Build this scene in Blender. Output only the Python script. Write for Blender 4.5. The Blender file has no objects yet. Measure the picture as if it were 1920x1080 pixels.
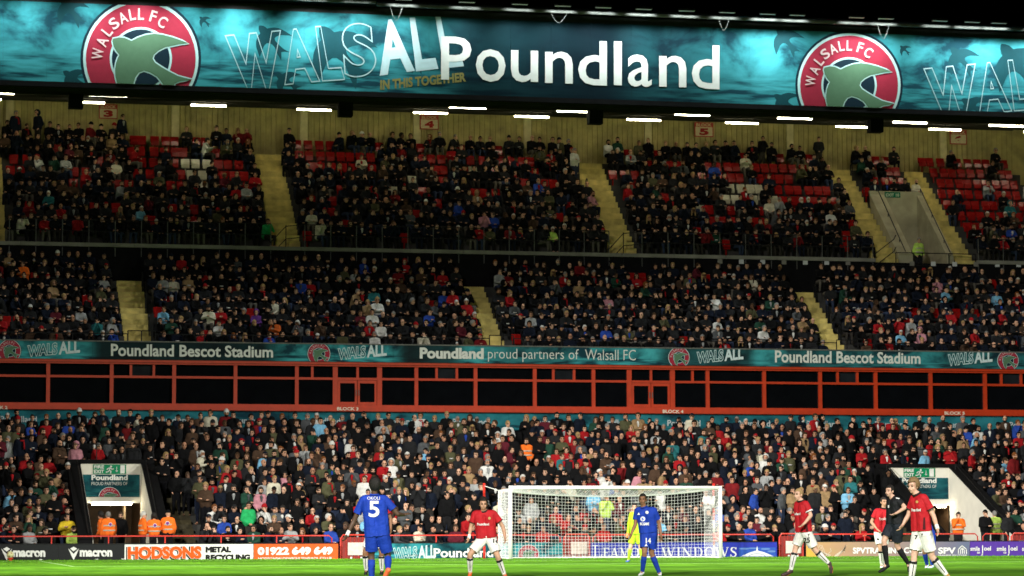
import bpy, bmesh, math, random
import numpy as np
from mathutils import Vector, Matrix
from mathutils.bvhtree import BVHTree
from mathutils.geometry import tessellate_polygon
rnd = random.Random(7)
SC = bpy.context.scene
COL = SC.collection

# ------------------------------------------------------------------ camera, night sky, floodlights, exposure
FOC = 5300.0                                    # focal length in pixels of a 1920 wide frame
C0 = np.array([-25.6, -97.0, 0.9])
_th, _ph, _ro = math.radians(12.7), math.radians(4.96), math.radians(-0.15)
FW = np.array([math.sin(_th)*math.cos(_ph), math.cos(_th)*math.cos(_ph), math.sin(_ph)])
_r = np.array([math.cos(_th), -math.sin(_th), 0.0]); _u = np.cross(_r, FW)
RT = _r*math.cos(_ro)+_u*math.sin(_ro); UP = -_r*math.sin(_ro)+_u*math.cos(_ro)
cam_d = bpy.data.cameras.new('camera'); cam = bpy.data.objects.new('camera', cam_d); COL.objects.link(cam)
cam_d.sensor_width = 36.0; cam_d.lens = FOC/1920*36; cam_d.clip_end = 2000; cam_d.clip_start = 0.5
cam_d.dof.use_dof = True; cam_d.dof.focus_distance = 60.0; cam_d.dof.aperture_fstop = 3.2
cam.matrix_world = Matrix(((RT[0], UP[0], -FW[0], C0[0]), (RT[1], UP[1], -FW[1], C0[1]), (RT[2], UP[2], -FW[2], C0[2]), (0, 0, 0, 1)))
SC.camera = cam
world = bpy.data.worlds.new('World'); SC.world = world; world.use_nodes = True
wn = world.node_tree.nodes; wl = world.node_tree.links
sky = wn.new('ShaderNodeTexSky'); sky.sky_type = 'NISHITA'; sky.sun_disc = False
sky.sun_elevation = math.radians(-9); sky.sun_rotation = math.radians(200)
wl.new(sky.outputs['Color'], wn['Background'].inputs['Color']); wn['Background'].inputs['Strength'].default_value = 0.05
SC.view_settings.view_transform = 'Standard'; SC.view_settings.look = 'None'; SC.view_settings.gamma = 1
SC.view_settings.exposure = 0.0; SC.view_settings.use_curve_mapping = False
SC.cycles.use_denoising = True
SC.cycles.max_bounces = 5; SC.cycles.sample_clamp_indirect = 3

def floodlight(loc, aim, power, size_deg, blend, radius=1.5, col=(1.0, 0.97, 0.9)):
    d = bpy.data.lights.new('floodlight', 'SPOT'); d.energy = power; d.spot_size = math.radians(size_deg)
    d.spot_blend = blend; d.shadow_soft_size = radius; d.color = col
    o = bpy.data.objects.new('floodlight', d); COL.objects.link(o); o.location = loc
    o.rotation_euler = (Vector(aim)-Vector(loc)).to_track_quat('-Z', 'Y').to_euler()
    return o
FLOOD = 1.22
# lamp rows on the side stands and the corner pylons of the ground, all aimed down at the pitch
floodlight((-52, -46, 37), (-4, -11, 0), 3.5e5*FLOOD, 43, 1.0)
floodlight((54, -46, 37), (6, -11, 0), 2.1e5*FLOOD, 43, 1.0)
floodlight((-50, -112, 34), (-12, -46, 0), 3.4e5*FLOOD, 42, 1.0)
floodlight((48, -112, 34), (-4, -46, 0), 2.0e5*FLOOD, 42, 1.0)

floodlight((-50, -110, 36), (0, 10, 8), 0.36e5, 95, 1.0)          # added wide fill lamp, brightens the stand front and eave pipe

# ------------------------------------------------------------------ pixel helpers: a pixel of the photograph on a plane that really stands there
def ray(px, py): return FW + RT*(px-960)/FOC - UP*(py-540)/FOC
def at(px, py, Y):
    d = ray(px, py); return C0 + d*((Y-C0[1])/d[1])
def zc(px, py, depth): return C0 + ray(px, py)*depth
def pr(P):
    d = np.asarray(P, float)-C0; z = d@FW
    return 960+FOC*(d@RT)/z, 540-FOC*(d@UP)/z
def X_at(px, Y, z):                             # X of the pixel column px on the line y=Y, height z
    lo, hi = -80.0, 80.0
    for _ in range(40):
        m = (lo+hi)/2
        if pr((m, Y, z))[0] < px: lo = m
        else: hi = m
    return (lo+hi)/2

# ------------------------------------------------------------------ materials (all procedural)
def mat(name, base=(.5, .5, .5), rough=.6, nscale=6.0, namt=.25, bump=0.0, bscale=40.0, metal=0.0, src=None, emit=None, estr=0.0, spec=.5, coat=0.0):
    m = bpy.data.materials.new(name); m.use_nodes = True
    nt = m.node_tree; b = nt.nodes['Principled BSDF']; L = nt.links.new
    b.inputs['Roughness'].default_value = rough; b.inputs['Metallic'].default_value = metal
    b.inputs['Specular IOR Level'].default_value = spec
    if coat: b.inputs['Coat Weight'].default_value = coat
    tc = nt.nodes.new('ShaderNodeTexCoord')
    n = nt.nodes.new('ShaderNodeTexNoise'); n.inputs['Scale'].default_value = nscale; n.inputs['Detail'].default_value = 5
    L(tc.outputs['Object'], n.inputs['Vector'])
    mr = nt.nodes.new('ShaderNodeMapRange'); mr.inputs['From Min'].default_value = .25; mr.inputs['From Max'].default_value = .75
    mr.inputs['To Min'].default_value = 1-namt; mr.inputs['To Max'].default_value = 1+namt
    L(n.outputs['Fac'], mr.inputs['Value'])
    mx = nt.nodes.new('ShaderNodeMix'); mx.data_type = 'RGBA'; mx.blend_type = 'MULTIPLY'; mx.inputs['Factor'].default_value = 1
    if src == 'attr':
        a = nt.nodes.new('ShaderNodeAttribute'); a.attribute_name = 'col'; L(a.outputs['Color'], mx.inputs['A'])
    elif src == 'obj':
        a = nt.nodes.new('ShaderNodeObjectInfo'); L(a.outputs['Color'], mx.inputs['A'])
    else: mx.inputs['A'].default_value = (*base, 1)
    L(mr.outputs['Result'], mx.inputs['B']); L(mx.outputs['Result'], b.inputs['Base Color'])
    if bump:
        n2 = nt.nodes.new('ShaderNodeTexNoise'); n2.inputs['Scale'].default_value = bscale; n2.inputs['Detail'].default_value = 3
        L(tc.outputs['Object'], n2.inputs['Vector'])
        bp = nt.nodes.new('ShaderNodeBump'); bp.inputs['Strength'].default_value = bump; bp.inputs['Distance'].default_value = .03
        L(n2.outputs['Fac'], bp.inputs['Height']); L(bp.outputs['Normal'], b.inputs['Normal'])
    if emit:
        b.inputs['Emission Color'].default_value = (*emit, 1); b.inputs['Emission Strength'].default_value = estr
    return m
M = {}
M['cloth_obj'] = mat('cloth_of_one_person', src='obj', rough=.9, nscale=9, namt=.25, bump=.6, bscale=14, spec=.1)
M['cloth_attr'] = mat('clothes_of_the_crowd', src='attr', rough=.88, nscale=8, namt=.25, bump=.5, bscale=14, spec=.1)
M['skin_obj'] = mat('skin_of_one_person', src='obj', rough=.55, nscale=22, namt=.18, spec=.35)
M['hair_obj'] = mat('hair_of_one_person', src='obj', rough=.6, nscale=60, namt=.4, bump=.6, bscale=90, spec=.35)
M['kit_obj'] = mat('sports_kit_cloth', src='obj', rough=.7, nscale=5, namt=.22, bump=1.0, bscale=9, spec=.2)
M['paint_obj'] = mat('gloss_paint_of_one_piece', src='obj', rough=.45, nscale=9, namt=.12, spec=.2)
M['print_obj'] = mat('printed_ink', src='obj', rough=.65, nscale=5, namt=.06, spec=.1)
M['vom'] = mat('pale_stained_concrete', (.36, .33, .22), .9, 1.4, .3, .3, 18)
M['concrete'] = mat('concrete', (.22, .21, .18), .9, 1.3, .35, .3, 18)
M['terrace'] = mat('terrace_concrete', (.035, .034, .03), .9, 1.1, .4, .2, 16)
M['step_dark'] = mat('shaded_step_concrete', (.05, .04, .016), .9, 2.2, .5, .3, 22)  # shade of the lower aisles put into the step colour
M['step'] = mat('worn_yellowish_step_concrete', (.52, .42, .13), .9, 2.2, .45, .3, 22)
M['black'] = mat('black_painted_render', (.006, .006, .0065), .8, 3, .3, spec=.08)
M['black_steel'] = mat('black_painted_steel', (.008, .008, .009), .45, 5, .2, spec=.25)
M['roof'] = mat('dark_roof_sheet', (.022, .021, .014), .75, 2, .3, spec=.15)
M['red_frame'] = mat('red_painted_aluminium', (.45, .034, .006), .45, 4, .14)
M['red_steel'] = mat('red_painted_steel_tube', (.62, .045, .03), .4, 5, .15)
M['glass'] = mat('dark_reflective_glass', (.003, .0035, .0045), .10, 2, .2, spec=.22)
M['glass_open'] = mat('grey_smoked_glass', (.012, .014, .017), .15, 2, .3, spec=.3)
M['white_wall'] = mat('white_painted_wall', (.72, .69, .6), .8, 1.6, .1, .15, 10)
M['white'] = mat('white_gloss_paint', (.8, .8, .78), .4, 6, .05)
M['net'] = mat('white_net_cord', (.8, .8, .8), .7, 9, .05)
M['wall'] = mat('cream_profiled_cladding', (.40, .33, .11), .6, 1.7, .35)
M['wall_col'] = mat('cream_painted_column', (.62, .54, .27), .6, 3, .2)
M['tube'] = mat('fluorescent_tube', (.9, .9, .9), .4, 3, 0, emit=(1, .90, .62), estr=58)
M['lens'] = mat('sign_lamp_lens', (.9, .9, .9), .4, 3, 0, emit=(.95, 1, 1), estr=.04)
M['steel'] = mat('galvanised_steel', (.11, .115, .105), .6, 4, .25, spec=.2)
M['brown'] = mat('brown_varnished_timber', (.12, .065, .03), .6, 5, .3)
M['plate'] = mat('white_plastic_plate', (.6, .62, .62), .5, 4, .1)

# ------------------------------------------------------------------ mesh helpers
class MB:
    def __init__(s): s.v = []; s.f = []; s.mi = []; s.cur = 0
    def add(s, V, F):
        b = len(s.v); s.v.extend([tuple(map(float, p)) for p in V]); s.f.extend([tuple(b+i for i in f) for f in F]); s.mi.extend([s.cur]*len(F))
    def box(s, x0, x1, y0, y1, z0, z1):
        V = [(x, y, z) for z in (z0, z1) for y in (y0, y1) for x in (x0, x1)]
        s.add(V, [(0, 2, 3, 1), (4, 5, 7, 6), (0, 1, 5, 4), (2, 6, 7, 3), (0, 4, 6, 2), (1, 3, 7, 5)])
        return s
    def hexa(s, P):      # eight corners, bottom ring then top ring
        s.add(P, [(3, 2, 1, 0), (4, 5, 6, 7), (0, 1, 5, 4), (1, 2, 6, 5), (2, 3, 7, 6), (3, 0, 4, 7)]); return s
    def tube(s, pts, r, n=6, closed=False):
        pts = [Vector(p) for p in pts]; rings = []
        for i, p in enumerate(pts):
            a = pts[i-1] if (i or closed) else p; b = pts[(i+1) % len(pts)] if (i < len(pts)-1 or closed) else p
            t = (b-a).normalized(); h = Vector((0, 0, 1)) if abs(t.z) < .9 else Vector((0, 1, 0))
            u = t.cross(h).normalized(); w = t.cross(u)
            rings.append([p+(u*math.cos(2*math.pi*k/n)+w*math.sin(2*math.pi*k/n))*r for k in range(n)])
        V = [q for rg in rings for q in rg]; F = []
        m = len(pts)
        for i in range(m if closed else m-1):
            j = (i+1) % m
            for k in range(n): F.append((i*n+k, i*n+(k+1) % n, j*n+(k+1) % n, j*n+k))
        if not closed: F.append(tuple(range(n-1, -1, -1))); F.append(tuple((m-1)*n+k for k in range(n)))
        s.add(V, F); return s
    def build(s, name, m=None, parent=None, smooth=False, color=None):
        me = bpy.data.meshes.new(name); me.from_pydata(s.v, [], s.f)
        for x in (m if isinstance(m, (list, tuple)) else [m]):
            if x: me.materials.append(x)
        if any(s.mi): me.polygons.foreach_set('material_index', s.mi)
        if smooth: me.polygons.foreach_set('use_smooth', [True]*len(me.polygons))
        me.update()
        return obj(name, me, parent, color)
def obj(name, me, parent=None, color=None, loc=None):
    o = bpy.data.objects.new(name, me); COL.objects.link(o)
    if parent is not None: o.parent = parent
    if color is not None: o.color = (*color, 1)
    if loc is not None: o.location = loc
    return o
def tag(o, label=None, cat=None, group=None, kind=None):
    if label: o['label'] = label
    if cat: o['category'] = cat
    if group: o['group'] = group
    if kind: o['kind'] = kind
    return o
def thing(name, label, cat, loc=(0, 0, 0), group=None):
    o = bpy.data.objects.new(name, None); COL.objects.link(o); o.location = loc; o.empty_display_size = .2
    return tag(o, label, cat, group)
def mesh_of(name, V, F, m=None, smooth=True):
    me = bpy.data.meshes.new(name); me.from_pydata([tuple(p) for p in V], [], [tuple(f) for f in F])
    if m: me.materials.append(m)
    if smooth: me.polygons.foreach_set('use_smooth', [True]*len(me.polygons))
    me.update(); return me

# flat print: text, polygons and strokes laid on a vertical board at y=Y, given as pixels of the photograph on that board
_tcache = {}
def text_geo(s, bold=0.0, outline=0.0, space=1.0, fat=0.0):
    k = (s, bold, outline, space, fat)
    if k in _tcache: return _tcache[k]
    cu = bpy.data.curves.new('lettering', 'FONT'); cu.body = s; cu.size = 1; cu.resolution_u = 8 if len(s) < 3 else 3; cu.space_character = space
    cu.offset = bold
    if outline: cu.fill_mode = 'NONE'; cu.bevel_depth = outline; cu.bevel_resolution = 0
    ob = bpy.data.objects.new('lettering', cu); COL.objects.link(ob)
    dg = bpy.context.evaluated_depsgraph_get(); me = bpy.data.meshes.new_from_object(ob.evaluated_get(dg))
    V = np.empty(len(me.vertices)*3); me.vertices.foreach_get('co', V); V = V.reshape(-1, 3)
    F = [tuple(p.vertices) for p in me.polygons]
    bpy.data.objects.remove(ob); bpy.data.curves.remove(cu); bpy.data.meshes.remove(me)
    if fat:
        V2, F2 = raw_outline(s, bold, fat, space); F = F+[tuple(len(V)+i for i in f) for f in F2]; V = np.concatenate([V, V2])
    lo, hi = V.min(0), V.max(0)
    V = V.copy(); V[:, 0] = (V[:, 0]-lo[0])/(hi[0]-lo[0]); V[:, 1] = (V[:, 1]-lo[1])/(hi[1]-lo[1])
    _tcache[k] = (V, F); return V, F
def raw_outline(s, bold, r, space):
    cu = bpy.data.curves.new('lettering', 'FONT'); cu.body = s; cu.size = 1; cu.resolution_u = 3; cu.space_character = space; cu.offset = bold
    cu.fill_mode = 'NONE'; cu.bevel_depth = r; cu.bevel_resolution = 0
    ob = bpy.data.objects.new('lettering', cu); COL.objects.link(ob)
    dg = bpy.context.evaluated_depsgraph_get(); me = bpy.data.meshes.new_from_object(ob.evaluated_get(dg))
    V = np.empty(len(me.vertices)*3); me.vertices.foreach_get('co', V); F = [tuple(p.vertices) for p in me.polygons]
    bpy.data.objects.remove(ob); bpy.data.curves.remove(cu); bpy.data.meshes.remove(me)
    return V.reshape(-1, 3), F
def bil(q, u, v):
    (a, b, c, d) = [np.array(p, float) for p in q]      # bl, br, tr, tl
    return (a*(1-u)+b*u)*(1-v)+(d*(1-u)+c*u)*v
def thick(V2, F, Y, t=.008):
    """pixel polygons -> world, with a little thickness towards the viewer"""
    front = [at(p[0], p[1], Y-t) for p in V2]
    return front, F
def quad_rect(x0, yb0, x1, yb1, h0, h1=None):
    h1 = h0 if h1 is None else h1
    return [(x0, yb0), (x1, yb1), (x1, yb1-h1), (x0, yb0-h0)]
def text(parent, s, q, Y, color, bold=0.0, outline=0.0, name='lettering', m='print_obj', clip=None, space=1.0, fat=0.0):
    V, F = text_geo(s, bold, outline, space, fat)
    P = [bil(q, a, b) for a, b in V[:, :2]]
    W = [at(p[0], p[1], Y) for p in P]
    if outline or fat:
        for w, z in zip(W, V[:, 2]): w[1] -= z*.12
    me = mesh_of(name, W, F, M[m], False)
    o = obj(name, me, parent, color)
    if clip: clip_z(o, *clip)
    return o
def poly(parent, pts, Y, color, name='emblem', m='print_obj', clip=None):
    bm = bmesh.new(); vs = [bm.verts.new(at(p[0], p[1], Y)) for p in pts]
    for t in tessellate_polygon([[Vector((p[0], p[1], 0)) for p in pts]]):
        try: bm.faces.new([vs[i] for i in t])
        except ValueError: pass
    me = bpy.data.meshes.new(name); bm.to_mesh(me); bm.free(); me.materials.append(M[m])
    o = obj(name, me, parent, color)
    if clip: clip_z(o, *clip)
    return o
def strokes(parent, lines, w, Y, color, name='emblem', m='print_obj', clip=None):
    mb = MB()
    for ln in lines:
        ln = [np.array(p, float) for p in ln]
        for a, b in zip(ln[:-1], ln[1:]):
            d = b-a; L = np.hypot(*d)
            if L < 1e-6: continue
            d /= L; n = np.array([-d[1], d[0]])*w/2; e = d*w*.3
            mb.add([at(*p, Y) for p in (a-n-e, b-n+e, b+n+e, a+n-e)], [(0, 1, 2, 3)])
    o = mb.build(name, M[m], parent, color=color)
    if clip: clip_z(o, *clip)
    return o
def clip_z(o, z0, z1, x0=None, x1=None):
    bm = bmesh.new(); bm.from_mesh(o.data)
    for co, no in (((0, 0, z0), (0, 0, -1)), ((0, 0, z1), (0, 0, 1))):
        g = bm.verts[:]+bm.edges[:]+bm.faces[:]
        bmesh.ops.bisect_plane(bm, geom=g, plane_co=co, plane_no=no, clear_outer=True)
    bm.to_mesh(o.data); bm.free()
def arc(cx, cy, r, a0, a1, n=24, ry=None):
    ry = ry or r
    return [(cx+r*math.cos(math.radians(a0+(a1-a0)*i/n)), cy-ry*math.sin(math.radians(a0+(a1-a0)*i/n))) for i in range(n+1)]
SWIFT = [(845, 290), (890, 280), (930, 283), (960, 295), (985, 306), (1030, 283), (1090, 262), (1160, 252), (1230, 262), (1300, 280), (1370, 305), (1420, 325),
         (1350, 332), (1290, 345), (1240, 355), (1190, 380), (1155, 410), (1146, 440), (1165, 470), (1210, 500), (1270, 535), (1340, 570), (1445, 597),
         (1400, 602), (1350, 610), (1310, 630), (1330, 700), (1340, 760), (1260, 680), (1205, 605), (1180, 575), (1130, 545), (1080, 530), (1040, 545), (1015, 580), (1003, 615),
         (995, 700), (985, 800), (930, 720), (890, 660), (872, 612), (862, 570), (860, 520), (868, 470), (880, 435), (893, 412), (870, 385), (850, 350), (840, 310)]
def swift_at(cx, cy, s, rot=0, flip=1):
    out = []
    c, sn = math.cos(rot), math.sin(rot)
    for x, y in SWIFT:
        x, y = (x-1056)/460*s*flip, (y-440)/460*s
        out.append((cx+x*c-y*sn, cy+x*sn+y*c))
    return out
def grow(pts, k):
    pts = [np.array(p, float) for p in pts]; n = len(pts); out = []
    area = sum(pts[i][0]*pts[(i+1) % n][1]-pts[(i+1) % n][0]*pts[i][1] for i in range(n))
    sg = 1 if area > 0 else -1
    for i in range(n):
        a, b = pts[i-1], pts[(i+1) % n]; d = b-a; d /= max(np.hypot(*d), 1e-6)
        out.append(tuple(pts[i]+sg*np.array([d[1], -d[0]])*k))
    return out
RED_B = (.30, .022, .045); NAVY_B = (.006, .02, .032); PALE_B = (.42, .62, .62); GREEN_B = (.085, .17, .10); PINK_B = (.62, .45, .45)
def crest(parent, cx, cy, r, Y, z0, z1, sx=1.0, dy=.012):
    """round red club badge with a swift; r is the outer radius in pixels"""
    def sc(pts): return [(cx+(p[0]-cx)*sx, p[1]) for p in pts]
    e = thing('crest', None, None); del_props(e); e.parent = parent
    k = r/460
    cl = (z0, z1)
    for i, (rr, c) in enumerate(((460, NAVY_B), (440, PALE_B), (418, RED_B), (237, PALE_B), (220, NAVY_B))):
        poly(e, sc(arc(cx, cy, rr*k, 0, 360, 48)[:-1]), Y-dy*.25*(i+1), c, 'badge_disc', clip=cl)
    sw = swift_at(cx, cy, r)
    poly(e, sc(grow(sw, 9*k)), Y-dy*1.5, PALE_B, 'swift_outline', clip=cl)
    poly(e, sc(sw), Y-dy*1.75, GREEN_B, 'swift', clip=cl)
    for ch, (lx, ly), hh in zip('WALSALLFC', ((728, 402), (762, 312), (800, 235), (852, 175), (920, 133), (990, 108), (1058, 105), (1152, 122), (1222, 165)), (80,)*9):
        a = math.atan2(lx-1056, 440-ly); R = math.hypot(lx-1056, ly-440)
        w = 62 if ch != 'W' else 82
        if ch == 'L': w = 46
        if ch == 'F': w = 48
        q = []
        for u, v in ((-w/2, -43), (w/2, -43), (w/2, 43), (-w/2, 43)):
            X, Z = u*math.cos(a)+(R+v)*math.sin(a), -u*math.sin(a)+(R+v)*math.cos(a)
            q.append((cx+X*k*sx, cy-Z*k))
        text(e, ch, q, Y-dy*1.75, PINK_B, bold=.015, name='letter', clip=cl)
    return e
def del_props(e):
    for k in list(e.keys()): del e[k]
def walsall(parent, q, Y, z, split=.585, white=(.55, .66, .68), line=(.45, .6, .62)):
    """outlined WALS and solid ALL on a rising baseline; q is the quad bl, br, tr, tl in pixels"""
    bl, br, tr, tl = [np.array(p, float) for p in q]
    def sub(u0, u1): return [bl+(br-bl)*u0, bl+(br-bl)*u1, tl+(tr-tl)*u1, tl+(tr-tl)*u0]
    text(parent, 'WALS', sub(0, split-.01), Y, line, bold=.04, outline=.03, name='outlined_lettering', clip=z)
    text(parent, 'ALL', sub(split+.01, 1), Y, white, fat=.035, name='solid_lettering', clip=z)
# ------------------------------------------------------------------ printed teal cloud artwork
def teal_mat(name, xa, xb, stops, zlo, zhi, bright=(.031, .21, .242), dark=(.0025, .010, .016), grey=None, scale=.55, rough=.7):
    """cloudy teal print; stops: (x in metres, darkness 0..1) along the board"""
    m = bpy.data.materials.new(name); m.use_nodes = True; nt = m.node_tree; L = nt.links.new; N = nt.nodes.new
    b = nt.nodes['Principled BSDF']; b.inputs['Roughness'].default_value = rough; b.inputs['Specular IOR Level'].default_value = .06
    g = N('ShaderNodeNewGeometry'); sp = N('ShaderNodeSeparateXYZ'); L(g.outputs['Position'], sp.inputs[0])
    mp = N('ShaderNodeMapping'); mp.inputs['Scale'].default_value = (scale, 1, scale*1.5); L(g.outputs['Position'], mp.inputs['Vector'])
    n = N('ShaderNodeTexNoise'); n.inputs['Scale'].default_value = 1; n.inputs['Detail'].default_value = 6; n.inputs['Roughness'].default_value = .55; n.inputs['Distortion'].default_value = .4
    L(mp.outputs[0], n.inputs['Vector'])
    # streaky water in the lower third
    mp2 = N('ShaderNodeMapping'); mp2.inputs['Scale'].default_value = (scale*1.1, 1, scale*9); L(g.outputs['Position'], mp2.inputs['Vector'])
    n2 = N('ShaderNodeTexNoise'); n2.inputs['Detail'].default_value = 5; n2.inputs['Scale'].default_value = 1; L(mp2.outputs[0], n2.inputs['Vector'])
    mz = N('ShaderNodeMapRange'); mz.interpolation_type = 'SMOOTHSTEP'; L(sp.outputs['Z'], mz.inputs['Value'])
    mz.inputs['From Min'].default_value = zlo+(zhi-zlo)*.25; mz.inputs['From Max'].default_value = zlo+(zhi-zlo)*.42
    mn = N('ShaderNodeMix'); mn.data_type = 'FLOAT'; L(mz.outputs[0], mn.inputs['Factor']); L(n2.outputs['Fac'], mn.inputs['A']); L(n.outputs['Fac'], mn.inputs['B'])
    rp = N('ShaderNodeValToRGB'); L(mn.outputs['Result'], rp.inputs['Fac'])
    e = rp.color_ramp.elements; e[0].position = .38; e[0].color = (dark[0]*3, dark[1]*4.5, dark[2]*4, 1); e[1].position = .53; e[1].color = (*bright, 1)
    e2 = e.new(.64); e2.color = tuple(min(1, c*1.35+.005) for c in bright)+(1,)
    mr = N('ShaderNodeMapRange'); L(sp.outputs['X'], mr.inputs['Value']); mr.inputs['From Min'].default_value = xa; mr.inputs['From Max'].default_value = xb
    cr = N('ShaderNodeValToRGB'); L(mr.outputs[0], cr.inputs['Fac']); ce = cr.color_ramp.elements; cr.color_ramp.interpolation = 'EASE'
    st = sorted((min(max((x-xa)/(xb-xa), 0), 1), d) for x, d in stops)
    ce[0].position = st[0][0]; ce[0].color = (st[0][1],)*3+(1,); ce[1].position = st[-1][0]; ce[1].color = (st[-1][1],)*3+(1,)
    for p, d in st[1:-1]:
        k = ce.new(p); k.color = (d, d, d, 1)
    mx = N('ShaderNodeMix'); mx.data_type = 'RGBA'; L(cr.outputs['Color'], mx.inputs['Factor']); L(rp.outputs['Color'], mx.inputs['A']); mx.inputs['B'].default_value = (*(grey or dark), 1)
    L(mx.outputs['Result'], b.inputs['Base Color'])
    return m

# ------------------------------------------------------------------ levels of the stand (metres; y runs away from the pitch, 0 at the goal line)
XL, XR = -24.5, 28.5
LOW_Y0, LOW_N, LOW_D, LOW_R, LOW_Z0 = 6.2, 13, .80, .338, -.10
BOXY = 16.9
MID_Y0, MID_N, MID_D, MID_R = 17.75, 8, .80, .523
MID_Z0 = at(960, 628, MID_Y0)[2]-1.22
UP_Y0, UP_N, UP_D, UP_R = 24.7, 9, .80, .612
UP_Z0 = at(960, 472, UP_Y0-.5)[2]
WALLY = UP_Y0+UP_N*UP_D+.15
FASY = 17.6
def low_z(k): return LOW_Z0+LOW_R*k
def mid_z(k): return MID_Z0+MID_R*k
def up_z(k): return UP_Z0+UP_R*k
# vomitories and aisles, as x ranges measured where they stand
V1 = (X_at(150, 12, 3), X_at(265, 12, 3)); V2 = (X_at(1664, 12, 3), X_at(1781, 12, 3)); VY = 12.0; PT = .5   # PT: parapet thickness
# the front gap below them is the same x range: the side walls run straight back
LOW_AISLES = [(V1[1]+PT, V1[1]+PT+1.15), (X_at(988, 12, 3), X_at(1030, 12, 3)), (V2[0]-PT-1.1, V2[0]-PT)]
MID_AISLES = [(X_at(240, MID_Y0, 8.2), X_at(286, MID_Y0, 8.2)), (X_at(915, MID_Y0, 8.2), X_at(955, MID_Y0, 8.2)), (X_at(1563, MID_Y0, 8.2), X_at(1598, MID_Y0, 8.2))]
UP_AISLES = [(X_at(-40, UP_Y0, UP_Z0), X_at(8, UP_Y0, UP_Z0)), (X_at(512, UP_Y0, UP_Z0), X_at(560, UP_Y0, UP_Z0)), (X_at(1143, UP_Y0, UP_Z0), X_at(1190, UP_Y0, UP_Z0)),
             (X_at(1640, UP_Y0, UP_Z0), X_at(1688, UP_Y0, UP_Z0)), (X_at(1790, UP_Y0, UP_Z0), X_at(1826, UP_Y0, UP_Z0))]
V3 = (X_at(1647, UP_Y0+3.2, UP_Z0+1.5)+.35, X_at(1722, UP_Y0+3.2, UP_Z0+1.5)); V3Y = UP_Y0+3.3; V3Z = UP_Z0-.95
UP_AISLES = [(a-.08, b+.08) for a, b in UP_AISLES]; MID_AISLES = [(a-.08, b+.06) for a, b in MID_AISLES]
UP_AISLES[3] = (V3[0]-.72-1.2, V3[0]-.72); UP_AISLES[4] = (V3[1]+.35, V3[1]+.35+1.0)

# ------------------------------------------------------------------ ground
g = MB().box(-400, 400, -300, 500, -1.2, -1.1).build('ground', mat('dark_ground', (.03, .03, .03), .9)); tag(g, kind='structure')
gm = bpy.data.materials.new('mown_turf'); gm.use_nodes = True
nt = gm.node_tree; L = nt.links.new; N = nt.nodes.new; bs = nt.nodes['Principled BSDF']; bs.inputs['Roughness'].default_value = .85; bs.inputs['Specular IOR Level'].default_value = .15
ge = N('ShaderNodeNewGeometry'); sp = N('ShaderNodeSeparateXYZ'); L(ge.outputs['Position'], sp.inputs[0])
ma = N('ShaderNodeMath'); ma.operation = 'MULTIPLY'; ma.inputs[1].default_value = math.pi/5.5; L(sp.outputs['Y'], ma.inputs[0])
ms = N('ShaderNodeMath'); ms.operation = 'SINE'; L(ma.outputs[0], ms.inputs[0])
mr = N('ShaderNodeMapRange'); mr.inputs['From Min'].default_value = -.3; mr.inputs['From Max'].default_value = .3; L(ms.outputs[0], mr.inputs['Value'])
mp = N('ShaderNodeMapping'); mp.inputs['Scale'].default_value = (1.0, .28, 1); L(ge.outputs['Position'], mp.inputs['Vector'])
n1 = N('ShaderNodeTexNoise'); n1.inputs['Scale'].default_value = 1.1; n1.inputs['Detail'].default_value = 7; n1.inputs['Roughness'].default_value = .7; L(mp.outputs[0], n1.inputs['Vector'])
mxa = N('ShaderNodeMix'); mxa.data_type = 'RGBA'; L(mr.outputs[0], mxa.inputs['Factor']); mxa.inputs['A'].default_value = (.084, .235, .010, 1); mxa.inputs['B'].default_value = (.115, .30, .014, 1)
mxb = N('ShaderNodeMix'); mxb.data_type = 'RGBA'; mxb.blend_type = 'MULTIPLY'; mxb.inputs['Factor'].default_value = 1; L(mxa.outputs['Result'], mxb.inputs['A'])
m2 = N('ShaderNodeMapRange'); m2.inputs['From Min'].default_value = .3; m2.inputs['From Max'].default_value = .7; m2.inputs['To Min'].default_value = .5; m2.inputs['To Max'].default_value = 1.4
L(n1.outputs['Fac'], m2.inputs['Value']); L(m2.outputs[0], mxb.inputs['B']); L(mxb.outputs['Result'], bs.inputs['Base Color'])
n3 = N('ShaderNodeTexNoise'); n3.inputs['Scale'].default_value = 9; n3.inputs['Detail'].default_value = 4; L(ge.outputs['Position'], n3.inputs['Vector'])
bp = N('ShaderNodeBump'); bp.inputs['Strength'].default_value = .5; bp.inputs['Distance'].default_value = .05; L(n3.outputs['Fac'], bp.inputs['Height']); L(bp.outputs[0], bs.inputs['Normal'])
p = MB().box(-60, 60, -118, 4.3, -.3, 0).build('pitch', gm); tag(p, kind='structure')
tr = MB().box(-60, 60, 4.3, 5.7, -1.05, -.03).box(-60, 60, 5.7, 40, -1.05, -.14).build('trackside_path', M['terrace']); tag(tr, kind='structure')
ln = MB()
def line(x0, x1, y0, y1): ln.box(x0, x1, y0, y1, .0005, .005)
line(-34, 34, -.06, .06); line(-9.16, 9.16, -5.56, -5.44); line(-20.16, 20.16, -16.56, -16.44)
for sx in (-1, 1):
    line(sx*9.1-.06, sx*9.1+.06, -5.44, -.06); line(sx*20.1-.06, sx*20.1+.06, -16.44, -.06); line(sx*34-.06, sx*34+.06, -105, -.06)
pl = ln.build('pitch_lines', mat('white_line_paint', (.26, .46, .14), .9, 14, .5)); tag(pl, kind='structure')
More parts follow.
